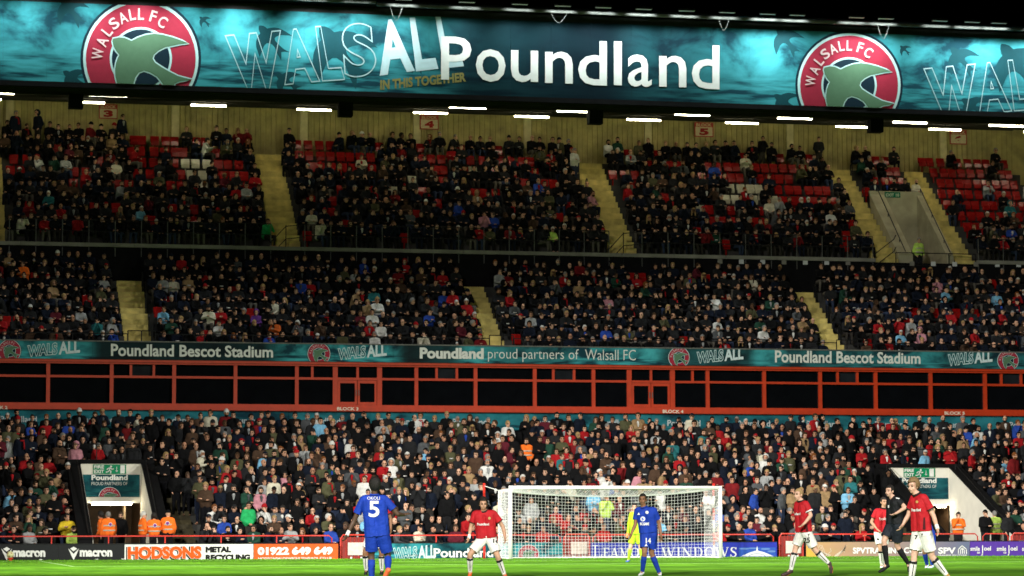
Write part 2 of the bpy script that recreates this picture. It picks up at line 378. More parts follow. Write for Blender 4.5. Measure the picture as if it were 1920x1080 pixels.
# low grass tufts standing above the mown sheet near the boards and round the goal
gb = MB(); rg = random.Random(3)
for _ in range(9000):
    x = rg.uniform(-22, 20); y = 4.0-abs(rg.gauss(0, 6)); a = rg.uniform(0, 6.28); h = rg.uniform(.015, .04); w = rg.uniform(.01, .03)
    if y < -50: continue
    c, s = math.cos(a)*w, math.sin(a)*w
    gb.add([(x-c, y-s, 0), (x+c, y+s, 0), (x+rg.uniform(-.02, .02), y, h)], [(0, 1, 2)])
tag(gb.build('grass', gm), kind='stuff')

# ------------------------------------------------------------------ grandstand
GS = thing('grandstand', 'two tiered grandstand with red glazed boxes, dark roof and cream back wall', 'grandstand', (0, 20, 0))
GS.location = (0, 0, 0)
def terrace(name, y0, n, d, r, zf, intervals, base):
    mb = MB()
    for xa, xb, k0, *bs_ in intervals:
        base_ = bs_[0] if bs_ else base
        pts = [(y0+d*k0-.45, base_)]
        for k in range(k0, n):
            ya = y0+d*k-.45; pts += [(ya, zf(k)), (ya+d, zf(k))]
        pts += [(y0+d*(n-1)-.45+d, base_)]
        m = len(pts); V = [(xa, y, z) for y, z in pts]+[(xb, y, z) for y, z in pts]
        mb.add(V, [(i, i+1, m+i+1, m+i) for i in range(m-1)]+[tuple(range(m)), tuple(range(2*m-1, m-1, -1))])
    return mb.build(name, M['terrace'], GS)
kv = int(math.ceil((VY+.5-LOW_Y0)/LOW_D))
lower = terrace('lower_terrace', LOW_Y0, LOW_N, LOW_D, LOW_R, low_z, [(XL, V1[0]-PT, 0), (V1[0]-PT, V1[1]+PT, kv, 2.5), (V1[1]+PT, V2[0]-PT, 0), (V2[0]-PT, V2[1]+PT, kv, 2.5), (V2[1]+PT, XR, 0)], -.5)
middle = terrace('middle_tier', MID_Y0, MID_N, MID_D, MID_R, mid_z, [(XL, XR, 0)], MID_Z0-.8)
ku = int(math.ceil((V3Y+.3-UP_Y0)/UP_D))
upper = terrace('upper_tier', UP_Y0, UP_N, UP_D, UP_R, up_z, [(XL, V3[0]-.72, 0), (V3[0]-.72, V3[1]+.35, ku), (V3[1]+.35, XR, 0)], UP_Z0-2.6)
# aisle steps: two to each row, each a piece of its own
def steps(parent, aisles, y0, n, d, r, zf, m='step'):
    for xa, xb in aisles:
        for k in range(n):
            y = y0+d*k-.45
            w = rnd.uniform(-.012, .012)
            MB().box(xa+.02, xb-.02+w, y-.004, y+d*.5, zf(k)-r*.56, zf(k)+.006).build('step', M[m], parent)
            if k < n-1: MB().box(xa+.02, xb-.02-w, y+d*.5, y+d-.006, zf(k)-.02, zf(k)+r*.5).build('step', M[m], parent)
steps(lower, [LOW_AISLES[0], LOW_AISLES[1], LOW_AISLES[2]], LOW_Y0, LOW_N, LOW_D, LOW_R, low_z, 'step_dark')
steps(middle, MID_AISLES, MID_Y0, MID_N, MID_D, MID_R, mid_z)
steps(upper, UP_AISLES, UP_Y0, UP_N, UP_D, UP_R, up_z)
# dark wall under the upper tier, with the grey slab edge over it; the vomitory breaks the slab
yw = UP_Y0-.47
MB().box(XL, XR, yw-.10, yw, UP_Z0-2.5, UP_Z0-.16).build('tier_wall', M['black'], GS)
for xa, xb in ((XL, UP_AISLES[3][0]), (UP_AISLES[4][1], XR)):
    e = xa
    while e < xb-.01:
        f = min(e+2.4, xb)
        MB().box(e+.006, f-.006, yw-.22, yw+.02, UP_Z0-.15, UP_Z0+.012).build('slab_edge', M['concrete'], GS); e = f
for xa, xb in UP_AISLES[:3]:
    pass
# back wall: ribbed panels between cream columns
wz0 = up_z(UP_N-1)-.3; wz1 = at(960, 209, WALLY)[2]
cols = [X_at(p, WALLY, 19.5) for p in (18, 328, 569, 781, 988, 1214, 1480, 1767, 1990)]
edges = [XL]+cols+[XR]
for ci, (a, b) in enumerate(zip(edges[:-1], edges[1:])):
    n = max(1, round((b-a)/2.05)); 
    for i in range(n):
        x0 = a+(b-a)*i/n; x1 = a+(b-a)*(i+1)/n
        mb = MB(); nr = max(4, int((x1-x0)/.24)); V = []; pts = []
        for j in range(nr):
            t0 = x0+(x1-x0)*j/nr; w = (x1-x0)/nr
            pts += [(t0+.002, WALLY), (t0+w*.70, WALLY), (t0+w*.78, WALLY+.045), (t0+w*.93, WALLY+.045), (t0+w*.998, WALLY)]
        yo = rnd.uniform(-.012, .012)
        for x, y in pts: V += [(x, y+yo, wz0), (x, y+yo, wz1)]
        mb.add(V, [(2*i2, 2*i2+2, 2*i2+3, 2*i2+1) for i2 in range(len(pts)-1)])
        o = mb.build('wall_panel', M['wall'], GS)
for cx in cols[:-1]:
    MB().box(cx-.17, cx+.17, WALLY-.16, WALLY-.02, wz0, wz1).build('column', M['wall_col'], GS)
MB().box(XL, XR, WALLY+.5, WALLY+.7, 0, wz1+1.5).build('rear_wall', M['black'], GS)
# roof: soffit rising to the back, steel purlins, front eave
rz0 = at(960, 189, FASY)[2]; ztop = at(960, 22, FASY)[2]
RZ1 = wz1-.06
MB().hexa([(XL, FASY+.25, rz0+.02), (XR, FASY+.25, rz0+.02), (XR, WALLY+.4, RZ1+.02), (XL, WALLY+.4, RZ1+.02),
           (XL, FASY+.25, ztop-.1), (XR, FASY+.25, ztop-.1), (XR, WALLY+.4, ztop+.3), (XL, WALLY+.4, ztop+.3)]).build('roof', M['roof'], GS)
def soffit(y): return rz0+.02+(RZ1-rz0)*(y-FASY-.25)/(WALLY+.4-FASY-.25)
for y in np.linspace(FASY+1.2, WALLY-.6, 9):
    MB().box(XL, XR, y-.06, y+.06, soffit(y)-.12, soffit(y)-.005).build('purlin', M['roof'], GS)
for px in (142, 647, 1115, 1640):
    P = at(px, 178 if px < 400 else 190+(px-647)*.031, FASY+3.2)
    x = P[0]
    MB().box(x-.30, x+.30, FASY+2.9, FASY+3.4, soffit(FASY+3.2)-.78, soffit(FASY+3.2)-.2).build('loudspeaker', M['black'], GS)
# fluorescent battens in two rows
BATTENS = [(3, 175, 48), (203, 180, 74), (442, 186, 72), (625, 192, 18), (672, 194, 28), (877, 202, 70), (1077, 209, 68), (1298, 215.5, 67), (1490, 222, 66), (1706, 230, 65), (1887, 236, 66), (2080, 242, 66),
           (163, 192, 68), (391, 198, 68), (589, 206, 66), (807, 212, 66), (997, 219, 66), (1207, 225, 65), (1391, 231, 63), (1598, 238, 62), (1772, 243, 62), (1950, 248, 62), (-30, 186, 66)]
for i, (px, py, w) in enumerate(BATTENS):
    Y = FASY+(6.0 if i < 12 else 9.3)
    a, b = at(px-w/2, py-w/2*.031, Y), at(px+w/2, py+w/2*.031, Y)
    z = (a[2]+b[2])/2
    t = thing('light_batten', None, None); t.parent = GS
    MB().box(a[0], b[0], Y-.07, Y+.07, z+.05, z+.11).build('batten_housing', M['roof'], t)
    MB().tube([(a[0]+.03, Y, z), (b[0]-.03, Y, z)], .034, 8).build('lamp_tube', M['tube'], t, True)
    MB().box((a[0]+b[0])/2-.03, (a[0]+b[0])/2+.03, Y-.03, Y+.03, z+.11, soffit(Y)).build('bracket', M['roof'], t)
# block signs on the back wall
for n, (px, py) in zip('3456', ((203, 209), (805, 229), (1320, 243), (1797, 257))):
    Y = WALLY-.35; w = 17.5 if n != '6' else 15.5
    s = thing('block_sign', f'white and red hanging sign reading block {dict(zip("3456",("three","four","five","six")))[n]} on the cream back wall', 'sign', group='block number signs on the back wall')
    A = lambda x, y, yy=Y: at(px+x, py+y, yy)
    def plate(x0, x1, y0, y1, yy, th, c, nm):
        a, b = at(px+x0, py+y1, yy), at(px+x1, py+y0, yy)
        return MB().box(a[0], b[0], yy, yy+th, a[2], b[2]).build(nm, M['paint_obj'], s, color=c)
    plate(-w, w, -13, 13, Y, .05, (.42, .05, .03), 'sign_frame')
    plate(-w+1.6, w-1.6, -4.5, 11.4, Y-.012, .01, (.6, .5, .3), 'sign_face')
    text(s, 'BLOCK', quad_rect(px-w*.82, py-6.3, px+w*.82, py-6.0, 5.4), Y-.016, (.62, .5, .3), .03)
    text(s, n, quad_rect(px-w*.5, py+10.3, px+w*.5, py+10.6, 13), Y-.02, (.35, .02, .02), .06)
    for sx in (-.6, .6):
        q = at(px+sx*w, py-13, Y)
        MB().tube([(q[0], Y+.02, q[2]), (q[0], Y+.02, q[2]+.5)], .012, 4).build('hanger', M['black_steel'], s)

# ------------------------------------------------------------------ large banner on the roof edge
fz1 = at(960, 37, FASY)[2]; fz0 = at(960, 180.5, FASY)[2]
BN = thing('roof_banner', 'long teal banner across the roof edge with round club crests and large white lettering', 'banner')
FX = lambda px: X_at(px, FASY, (fz0+fz1)/2)
bm_ = teal_mat('teal_cloud_print', FX(-150), FX(2070), [(FX(-150), 0), (FX(640), 0), (FX(790), .35), (FX(880), .93), (FX(1130), .99), (FX(1270), .75), (FX(1390), .25), (FX(1480), 0), (FX(1880), 0), (FX(2070), .3)], fz0, fz1)
x = FX(-160)
while x < FX(2080):
    MB().box(x+.003, x+1.747, FASY, FASY+.06, fz0, fz1).build('banner_panel', bm_, BN); x += 1.75
MB().box(XL, XR, FASY-.02, FASY+.2, rz0-.02, fz0-.004).build('lower_trim', M['black'], BN)
MB().box(XL, XR, FASY+.02, FASY+.22, fz1+.004, ztop-.06).build('upper_trim', mat('dark_eave_panel', (.016, .016, .016), .6, 3, .3, spec=.15), BN)
CL = (fz0, fz1)
FB = lambda px: 146.5+px*.0325        # lower edge of the print, in pixels
crest(BN, 264, 110, 115, FASY, *CL, sx=.985, dy=.05)
crest(BN, 1592, 160, 102.5, FASY, *CL, sx=.985, dy=.05)
for cx, cy, s, r in ((130, 15, 46, .3), (382, 38, 18, .1), (505, 70, 52, .25), (632, 90, 92, .3), (535, 150, 38, 0), (137, 146, 40, 0), (780, 122, 22, .2), (1472, 72, 44, .3), (1695, 92, 17, .1), (1800, 108, 46, .25), (1905, 118, 80, .3), (1470, 190, 40, 0), (1822, 198, 40, 0)):
    poly(BN, swift_at(cx, cy, s, r), FASY-.008, (.006, .05, .062), 'bird_silhouette', clip=CL)
def big_walsall(dx, dy, k=1.0, only=False):
    q = lambda pts: [(dx+(x-422)*k, dy+(y-110)*k) for x, y in pts]
    white = (.40, .54, .57); line_ = (.30, .46, .48)
    for ch, pts in (('W', [(443, 172), (528, 170), (527, 56), (421, 66)]), ('A', [(533, 160), (601, 153), (572, 51), (534, 56)]), ('L', [(604, 153), (647, 150), (618, 47), (591, 49)]), ('S', [(646, 150), (708, 138), (699, 42), (639, 44)])):
        text(BN, ch, q(pts), FASY-.03, line_, bold=.04, outline=.0085, name='outlined_letter', clip=CL)
    if only: return
    for ch, pts in (('A', [(712, 142), (778, 133), (752, 34), (711, 38)]), ('L', [(780, 134), (822, 129), (796, 31), (768, 33)]), ('L', [(832, 128), (870, 124), (843, 28), (816, 30)])):
        text(BN, ch, q(pts), FASY-.02, white, fat=.035, name='solid_letter', clip=CL)
    text(BN, 'IN THIS TOGETHER', q([(713, 169), (874, 153), (873, 135), (713, 150)]), FASY-.02, (.20, .18, .06), bold=.04, clip=CL)
big_walsall(422, 110); big_walsall(1732, 169, .93, only=True)
for ch, x0, x1, dsc in (('P', 827, 884, 0), ('o', 892, 948, 0), ('u', 958, 1009, 0), ('n', 1022, 1074, 0), ('d', 1084, 1138, 0), ('l', 1151, 1166, 0), ('a', 1177, 1222, 0), ('n', 1236, 1287, 0), ('d', 1297, 1349, 0)):
    yb = 149+(x0-827)*.0325; tall = {'P': 81, 'd': 83, 'l': 84}.get(ch, 60)
    tall *= 1-(x0-827)*.00006
    yb2 = yb+(x1-x0)*.0325; hh = tall
    o = text(BN, ch, [(x0, yb+ (1.5 if ch in 'oda' else 0)), (x1, yb2+(1.5 if ch in 'oda' else 0)), (x1, yb2-hh), (x0, yb-hh)], FASY-.035, (.62, .63, .60), bold=.0, fat=.010, name='white_letter')
# eave pipe, lamps shining down on the print, loose cables
zp = ztop-.02
MB().tube([(XL, FASY-1.0, zp), (FX(697), FASY-1.0, zp)], .075, 8).build('eave_pipe', M['steel'], BN, True)
MB().tube([(FX(699), FASY-1.0, zp-.09), (XR, FASY-1.0, zp-.09)], .075, 8).build('eave_pipe', M['steel'], BN, True)
MB().box(XL, XR, FASY-.95, FASY+.25, ztop-.0, ztop+.06).build('eave_canopy', M['black'], BN)
for px in (-40, 60, 168, 262, 345, 445, 580, 662, 745, 862, 960, 1040, 1115, 1190, 1270, 1345, 1420, 1475, 1585, 1640, 1740, 1800, 1850, 1930, 2010):
    x = FX(px)
    t = thing('sign_lamp', None, None); t.parent = BN
    MB().box(x-.36, x+.36, FASY-1.6, FASY-1.4, ztop+.04, ztop+.12).box(x-.03, x+.03, FASY-1.6, FASY-.3, ztop+.12, ztop+.16).build('lamp_body', M['black'], t)
    MB().box(x-.33, x+.33, FASY-1.58, FASY-1.42, ztop+.025, ztop+.035).build('lamp_lens', M['lens'], t)
    d = bpy.data.lights.new('sign_lamp_light', 'AREA'); d.shape = 'RECTANGLE'; d.size = 1.0; d.size_y = .2; d.spread = math.radians(92); d.energy = 56*rnd.uniform(.7, 1.3); d.color = (.9, 1, 1)
    l = bpy.data.objects.new('sign_lamp_light', d); COL.objects.link(l); l.parent = t; l.location = (x, FASY-1.5, ztop-.02); l.rotation_euler = (math.radians(42), 0, 0)
for px, w, dz in ((35, 30, .35), (1038, 36, .55), (1345, 22, .6), (1642, 24, .7), (735, 26, .7)):
    a = FX(px-w/2); b = FX(px+w/2)
    MB().tube([(a+(b-a)*t, FASY-1.05, zp-.02-dz*math.sin(math.pi*t)*(1.2-.4*t)) for t in np.linspace(0, 1, 9)], .007, 4).build('loose_cable', M['steel'], BN)

# ------------------------------------------------------------------ executive boxes: red frames and dark glazing
yb_ = BOXY
bz = lambda py: at(0, py, yb_)[2]
zA, zB, zC1, zC0, zD, zE = bz(671), bz(680.5), bz(702), bz(706.5), bz(754.5), bz(768)
BX = lambda px: X_at(px, yb_, 7)
MB().box(XL, XR, yb_-.16, yb_+.1, zB, zA).build('red_beam', M['red_frame'], GS)
MB().box(XL, XR, yb_-.22, yb_-.165, zA-.13, zA-.02).build('red_flashing', M['red_frame'], GS)
MB().box(XL, XR, yb_-.16, yb_+.1, zE, zD).build('red_beam', M['red_frame'], GS)
MB().box(XL, XR, yb_-.24, yb_-.165, zE+.02, zE+.17).build('red_flashing', M['red_frame'], GS)
MB().box(XL, XR, yb_+.5, yb_+.6, zE, zA).build('box_interior', M['black'], GS)
MULL = [-30, 90, 209, 326, 441, 556, 628, 711, 780, 891, 1002, 1112, 1179, 1260, 1326, 1432, 1537, 1641, 1744, 1846, 1946, 2050]
SMALL = {2: (245, 288), 5: (585,), 6: (670,), 8: (818, 856), 10: (1037, 1076), 12: (1220,), 13: (1298,), 16: (1570, 1607), 19: (1877, 1914)}
DOORS = {6, 12}
for i, px in enumerate(MULL):
    x = BX(px); w = .075 if i not in (6, 7, 12, 13) else .10
    MB().box(x-w, x+w, yb_-.10, yb_+.05, zD, zB).build('mullion', M['red_frame'], GS)
for i, (a, b) in enumerate(zip(MULL[:-1], MULL[1:])):
    wa = .075 if i not in (6, 7, 12, 13) else .10; wb = .075 if i+1 not in (6, 7, 12, 13) else .10
    xa, xb = BX(a)+wa, BX(b)-wb
    MB().box(xa, xb, yb_-.085, yb_+.045, zC0, zC1).build('transom', M['red_frame'], GS)
    cuts = [xa]+[BX(p) for p in SMALL.get(i, ())]+[xb]
    for j, (c, d) in enumerate(zip(cuts[:-1], cuts[1:])):
        c2 = c+(.05 if j else 0); d2 = d-(.05 if j < len(cuts)-2 else 0)
        MB().box(c2, d2, yb_+.0+rnd.uniform(0, .02), yb_+.03, zC1, zB).build('pane', M['glass_open'] if (len(cuts) == 4 and j == 1) else M['glass'], GS)
        if j: MB().box(c-.05, c+.05, yb_-.08, yb_+.04, zC1, zB).build('glazing_bar', M['red_frame'], GS)
    if i in DOORS:
        xm = (xa+xb)/2
        for j, (c, d) in enumerate(((xa, xm), (xm, xb))):
            fr = MB(); c += .012; d -= .012; zt = zC0-.012; w = .09
            for bx in ((c, c+w, zD+.01, zt), (d-w, d, zD+.01, zt), (c+w, d-w, zt-.12, zt), (c+w, d-w, zD+.01, zD+.12)): fr.box(bx[0], bx[1], yb_-.07, yb_+.03, bx[2], bx[3])
            dr = fr.build('door', M['red_frame'], GS)
            MB().box(c+w, d-w, yb_-.01, yb_+.02, zD+.12, zt-.12).build('pane', M['glass'], dr)
            MB().box((d-.06 if j == 0 else c+.03), (d-.03 if j == 0 else c+.06), yb_-.11, yb_-.075, (zD+zt)/2-.12, (zD+zt)/2+.12).build('handle', M['steel'], dr)
    else:
        MB().box(xa, xb, yb_+.0+rnd.uniform(0, .02), yb_+.03, zD, zC0).build('pane', M['glass'], GS)
for s, px, py, w in (('BLOCK 2', -6, 764.3, 40), ('BLOCK 3', 652, 766.8, 40), ('BLOCK 4', 1262, 771.8, 39), ('BLOCK 5', 1790, 775, 38)):
    text(GS, s, quad_rect(px-w/2, py+2.5, px+w/2, py+3, 6.2), yb_-.25, (.7, .62, .5), .03)
# teal strip under the beam with the repeated name
zs1, zs0 = zE-.01, zE-.72
ST = thing('teal_strip_sign', 'narrow teal sign strip with repeated white name under the red window beam', 'sign')
sm = teal_mat('teal_strip_print', XL, XR, [(XL, .2), (XR, .2)], zs0, zs1, bright=(.02, .17, .20), scale=.8)
x = XL
while x < XR-.01:
    MB().box(x+.004, x+3.046, yb_-.10, yb_-.02, zs0, zs1).build('sign_panel', sm, ST)
    xm = x+1.4
    a = pr((xm-.72, yb_-.11, zs0+.22)); b = pr((xm+.72, yb_-.11, zs0+.22))
    if b[0] > -20 and a[0] < 1940: text(ST, 'Poundland', [a, b, (b[0], b[1]-11.5), (a[0], a[1]-11.5)], yb_-.11, (.45, .5, .5), .02)
    x += 3.05
MB().box(XL, XR, yb_-.02, yb_+.25, low_z(LOW_N-1)-.2, zs0-.005).build('terrace_back_wall', M['black'], GS)
MB().box(XL, XR, yb_+.02, yb_+.25, zs0, zE).build('strip_backing', M['black'], GS)

# long board below the middle tier
my = BOXY-.28
zb1, zb0 = at(0, 636, my)[2], at(0, 671.2, my)[2]
MBD = thing('tier_board', 'long teal and grey sign board along the middle tier edge with three white stadium names', 'sign board')
bx_ = lambda px: X_at(px, my, 8.3)
stops = []
for px, d in ((-60, 0), (150, .05), (190, .97), (490, .95), (545, .15), (610, 0), (725, .1), (765, .97), (840, .9), (885, .15), (960, .6), (1050, .55), (1085, .15), (1220, .1), (1255, .8), (1400, .85), (1425, .15), (1500, .7), (1640, .6), (1740, .25), (1790, .75), (1880, .55), (1990, .2)): stops.append((bx_(px), d))
mm = teal_mat('teal_board_print', bx_(-60), bx_(1990), stops, zb0, zb1, scale=.9, grey=(.008, .013, .015), bright=(.042, .285, .315))
x = XL
while x < XR:
    MB().box(x+.003, x+2.437, my, my+.06, zb0, zb1-.05).build('board_panel', mm, MBD); x += 2.44
MB().box(XL, XR, my-.03, my+.4, zb1-.05, zb1).build('board_capping', M['steel'], MBD)
BB = lambda px: 671.2+px*.0098          # lower edge of the board in pixels
CM = (zb0, zb1-.05)
for px in (18, 598, 1273, 1890): crest(MBD, px, BB(px)-13.5 , 22.5 if px < 700 else 21, my, *CM, dy=.016)
for x0, x1 in ((51, 150), (633, 725), (1306, 1394), (1777, 1861)):
    yb = BB(x0)-1.5
    walsall(MBD, [(x0, yb), (x1, yb-9), (x1, yb-33), (x0, yb-23)], my-.02, CM)
WH = (.62, .64, .6)
for x0, x1 in ((208, 512), (1453, 1726)): text(MBD, 'Poundland Bescot Stadium', quad_rect(x0, BB(x0)-5.5, x1, BB(x1)-5.5, 23.5, 21.5), my-.02, WH, .025)
text(MBD, 'Poundland', quad_rect(787, BB(787)-6.5, 907, BB(907)-6.5, 21), my-.02, WH, .045)
text(MBD, 'proud partners of', quad_rect(915, BB(915)-2, 1085, BB(1085)-2, 25), my-.02, WH, -.008)
text(MBD, 'Walsall FC', quad_rect(1097, BB(1097)-7, 1192, BB(1192)-7, 20), my-.02, WH, -.008)

# ------------------------------------------------------------------ lower vomitories
def exit_tunnel(V, first):
    xa, xb = V; T = thing('exit_tunnel', None, None); T.parent = GS
    yf = LOW_Y0-.9; zf = -.12
    zt = at(207 if first else 1740, 869.5 if first else 877, VY)[2]
    zfr = .78
    # side walls with sloping dark parapets
    for x0, x1, inner in ((xa-PT, xa, 1), (xb, xb+PT, -1)):
        P = [(x0, yf), (x1, yf), (x1, VY+.2), (x0, VY+.2)]
        MB().hexa([(x, y, -.5) for x, y in P]+[(P[0][0], yf, zfr), (P[1][0], yf, zfr), (P[2][0], VY+.2, zt+.12), (P[3][0], VY+.2, zt+.12)]).build('parapet', M['black'], T)
        xi = x1+.004 if inner > 0 else x0-.004; xo = xi+.02*inner
        A = sorted((xi, xo))
        k = (zt+.12-zfr)/(VY+.2-yf)
        MB().hexa([(A[0], yf+.02, -.1), (A[1], yf+.02, -.1), (A[1], VY, -.1), (A[0], VY, -.1), (A[0], yf+.02, zfr-.1), (A[1], yf+.02, zfr-.1), (A[1], VY, zt-.03), (A[0], VY, zt-.03)]).build('side_wall', M['white_wall'], T)
        # handrail on the parapet
        xm = (x0+x1)/2+(.12*inner)
        hr = [(xm, yf+.3+ (VY-yf-.6)*t, zfr+(zt-zfr)*t*.985+.16) for t in np.linspace(0, 1, 5)]
        h = MB().tube(hr, .022, 6)
        for p in hr[::2]: h.tube([p, (p[0], p[1], p[2]-.22)], .015, 4)
        h.build('handrail', M['black_steel'], T)
    zl = at(215 if first else 1740, 943 if first else 948, VY)[2]
    MB().box(xa+.03, xb-.03, VY-.02, VY+.2, zl, zt).build('lintel_wall', M['white_wall'], T)
    MB().box(xa-PT, xb+PT, VY-.06, VY+.22, zt+.003, zt+.16).build('lintel_coping', M['black'], T)
    h = MB().tube([(xa-PT, VY+.15, zt+.75), (xb+PT, VY+.15, zt+.75)], .02, 6)
    for x in np.linspace(xa-PT+.05, xb+PT-.05, 4): h.tube([(x, VY+.15, zt+.1), (x, VY+.15, zt+.75)], .016, 5)
    h.build('guard_rail', M['black_steel'], T)
    MB().box(xa-.02, xb+.02, VY+.2, VY+4.4, zl+.35, zl+.4).build('passage_ceiling', M['brown'], T)
    MB().box(xa-.02, xb+.02, VY+4.4, VY+4.5, -.15, zl+.4).build('passage_end_wall', M['brown'], T)
    MB().box(xa-.06, xa-.02, VY+.2, VY+4.4, -.15, zl+.4).build('passage_wall', M['brown'], T)
    MB().box(xb+.02, xb+.06, VY+.2, VY+4.4, -.15, zl+.4).build('passage_wall', M['brown'], T)
    # door standing open in the passage
    d = MB().box(xb-.62, xb-.56, VY+.3, VY+1.1, -.12, zl-.1).build('door', mat('pale_timber_door', (.22, .15, .09), .6, 4, .3), T)
    # bright batten on the lintel
    xl0, xl1 = X_at(171, VY, 2), X_at(247, VY, 2)
    if not first: xl0, xl1 = xb-.62, xb-.2
    zz = zl-.03
    MB().box(xl0, xl1, VY-.12, VY-.021, zz+.05, zz+.13).build('batten_housing', M['white'], T)
    MB().tube([(xl0+.02, VY-.07, zz), (xl1-.02, VY-.07, zz)], .05, 8).build('lamp_tube', M['tube'], T, True)
    return T, zt, zl
T1, zt1, zl1 = exit_tunnel(V1, True); T2, zt2, zl2 = exit_tunnel(V2, False)
def exit_signs(ox, oy, k, label):
    Y = VY-.03; X = lambda x: ox+(x-150)*k; Yp = lambda y: oy+(y-870)*k
    q = lambda pts: [(X(a), Yp(b)) for a, b in pts]
    s = thing('fire_exit_sign', f'green fire exit sign with running figure {label}', 'sign', group='fire exit signs over the tunnels')
    def plate(par, nm, x0, x1, y0, y1, yy, c):
        a, b = at(X(x0), Yp(y1), yy), at(X(x1), Yp(y0), yy)
        return MB().box(a[0], b[0], yy-.012, yy, a[2], b[2]).build(nm, M['paint_obj'], par, color=c)
    GR = (.0, .21, .09)
    plate(s, 'sign_plate', 174.5, 236.5, 871, 888.5, Y, GR)
    plate(s, 'white_door_symbol', 225.5, 234, 872.2, 887.5, Y-.014, (.7, .72, .68))
    W = (.72, .74, .7)
    text(s, 'FIRE', q(quad_rect(176.3, 878.6, 195, 878.6, 6.4)), Y-.03, W, .03); text(s, 'EXIT', q(quad_rect(176.3, 887.3, 195, 887.3, 6.6)), Y-.03, W, .03)
    poly(s, q(arc(208.3, 874.5, 1.9, 0, 360, 10)[:-1]), Y-.03, W, 'running_figure')
    strokes(s, [q(l) for l in ([(206.8, 877), (205, 882)], [(206.8, 877), (203, 878), (200.8, 880.3)], [(207, 877.2), (210, 880), (212.6, 879.2)], [(205, 882), (208, 883.5), (207.4, 887.3)], [(205, 882), (202.6, 884.6), (198.8, 885.2)])], 1.9*k, Y-.03, W, 'running_figure')
    strokes(s, [q(l) for l in ([(218.8, 875.2), (218.8, 884.6)], [(217, 882.4), (218.8, 884.9), (220.6, 882.4)])], .9*k, Y-.03, W, 'arrow')
    b = thing('partner_board', f'dark teal board with white lettering {label}', 'sign board', group='partner boards over the tunnels')
    a0, a1 = at(X(155), Yp(931.8), Y), at(X(262), Yp(890), Y)
    a0[0] = max(a0[0], (V1 if ox < 900 else V2)[0]+.04)
    pm = teal_mat('teal_tunnel_print', a0[0], a1[0], [(a0[0], .1), (a0[0]+1.1, .55), (a1[0], .2)], a0[2], a1[2], bright=(.012, .10, .12), scale=1.3)
    MB().box(a0[0], a1[0], Y-.02, Y-.001, a0[2], a1[2]).build('board_panel', pm, b)
    text(b, 'Poundland', q(quad_rect(171.5, 900.4, 239.5, 900.4, 10)), Y-.04, W, .04)
    text(b, 'PROUD PARTNERS OF', q(quad_rect(171.5, 909.8, 239, 909.8, 6.2)), Y-.04, (.55, .58, .56))
    if ox < 900: crest(b, X(205.5), Yp(934), 22*k, Y-.02, a0[2]+.01, a1[2]-.01, dy=.01)
exit_signs(150, 870, 1.0, 'over the orange stewards\' tunnel')
exit_signs(1671, 877, .95, 'over the far tunnel')

# upper vomitory
T3 = thing('exit_tunnel', None, None); T3.parent = GS
zt3 = at(1690, 359, V3Y)[2]; yf3 = UP_Y0-.35; zf3 = UP_Z0+.25
for x0, x1 in ((V3[0]-.71, V3[0]), (V3[1], V3[1]+.34)):
    P = [(x0, yf3), (x1, yf3), (x1, V3Y+.2), (x0, V3Y+.2)]
    MB().hexa([(x, y, V3Z-.6) for x, y in P]+[(x0, yf3, zf3), (x1, yf3, zf3), (x1, V3Y+.2, zt3), (x0, V3Y+.2, zt3)]).build('parapet', M['vom'], T3)
    xm = (x0+x1)/2; pts = [(xm, yf3+(V3Y-yf3)*t, zf3+(zt3-zf3)*t+.14) for t in np.linspace(0, 1, 6)]
    h = MB().tube(pts, .025, 6)
    for p in pts[1::2]: h.tube([p, (p[0], p[1], p[2]-.18)], .02, 5)
    h.build('handrail', M['black_steel'], T3)
zd3 = at(1706, 469, V3Y)[2]
dx0, dx1 = V3[0]+.95, V3[0]+1.55
MB().box(V3[0]-.71, V3[1]+.34, V3Y, V3Y+.2, zd3+.004, zt3-.004).build('head_wall', M['vom'], T3)
MB().box(V3[0], V3[1], yf3-.3, V3Y+1.6, V3Z-.6, V3Z-.4).build('tunnel_floor', M['concrete'], T3)
MB().box(dx1, V3[1]-.003, V3Y+.02, V3Y+.18, V3Z-.4, zd3).build('head_wall', M['vom'], T3)
MB().box(V3[0]+.003, dx0, V3Y+.02, V3Y+.18, V3Z-.4, zd3).build('head_wall', M['vom'], T3)
MB().box(V3[0]-.1, V3[1], V3Y+1.1, V3Y+1.2, V3Z-.4, zd3+.6).build('passage_end_wall', M['white_wall'], T3)
MB().box(V3[0]-.1, V3[1], V3Y+.21, V3Y+1.09, zd3+.35, zd3+.45).build('passage_ceiling', M['vom'], T3)
MB().tube([((dx0+dx1)/2-.25, V3Y+.6, zd3+.2), ((dx0+dx1)/2+.25, V3Y+.6, zd3+.2)], .04, 6).build('lamp_tube', M['tube'], T3)
MB().tube([(dx1+.02, yf3+1.6, V3Z+.6), (V3[1]-.1, yf3+1.6, V3Z+.6)], .02, 5).tube([(dx1+.3, yf3+1.6, V3Z-.4), (dx1+.3, yf3+1.6, V3Z+.6)], .02, 5).build('inner_rail', M['black_steel'], T3)
s = thing('exit_sign', 'small green exit sign on the concrete wall of the upper tunnel', 'sign')
a, b = at(1659, 370, V3Y-.03), at(1688, 360.5, V3Y-.03)
MB().box(a[0], b[0], V3Y-.04, V3Y-.003, a[2], b[2]).build('sign_plate', M['paint_obj'], s, color=(.0, .14, .07))
text(s, 'EXIT 10', quad_rect(1661, 368.5, 1686, 368.8, 6), V3Y-.05, (.5, .6, .45), .03)

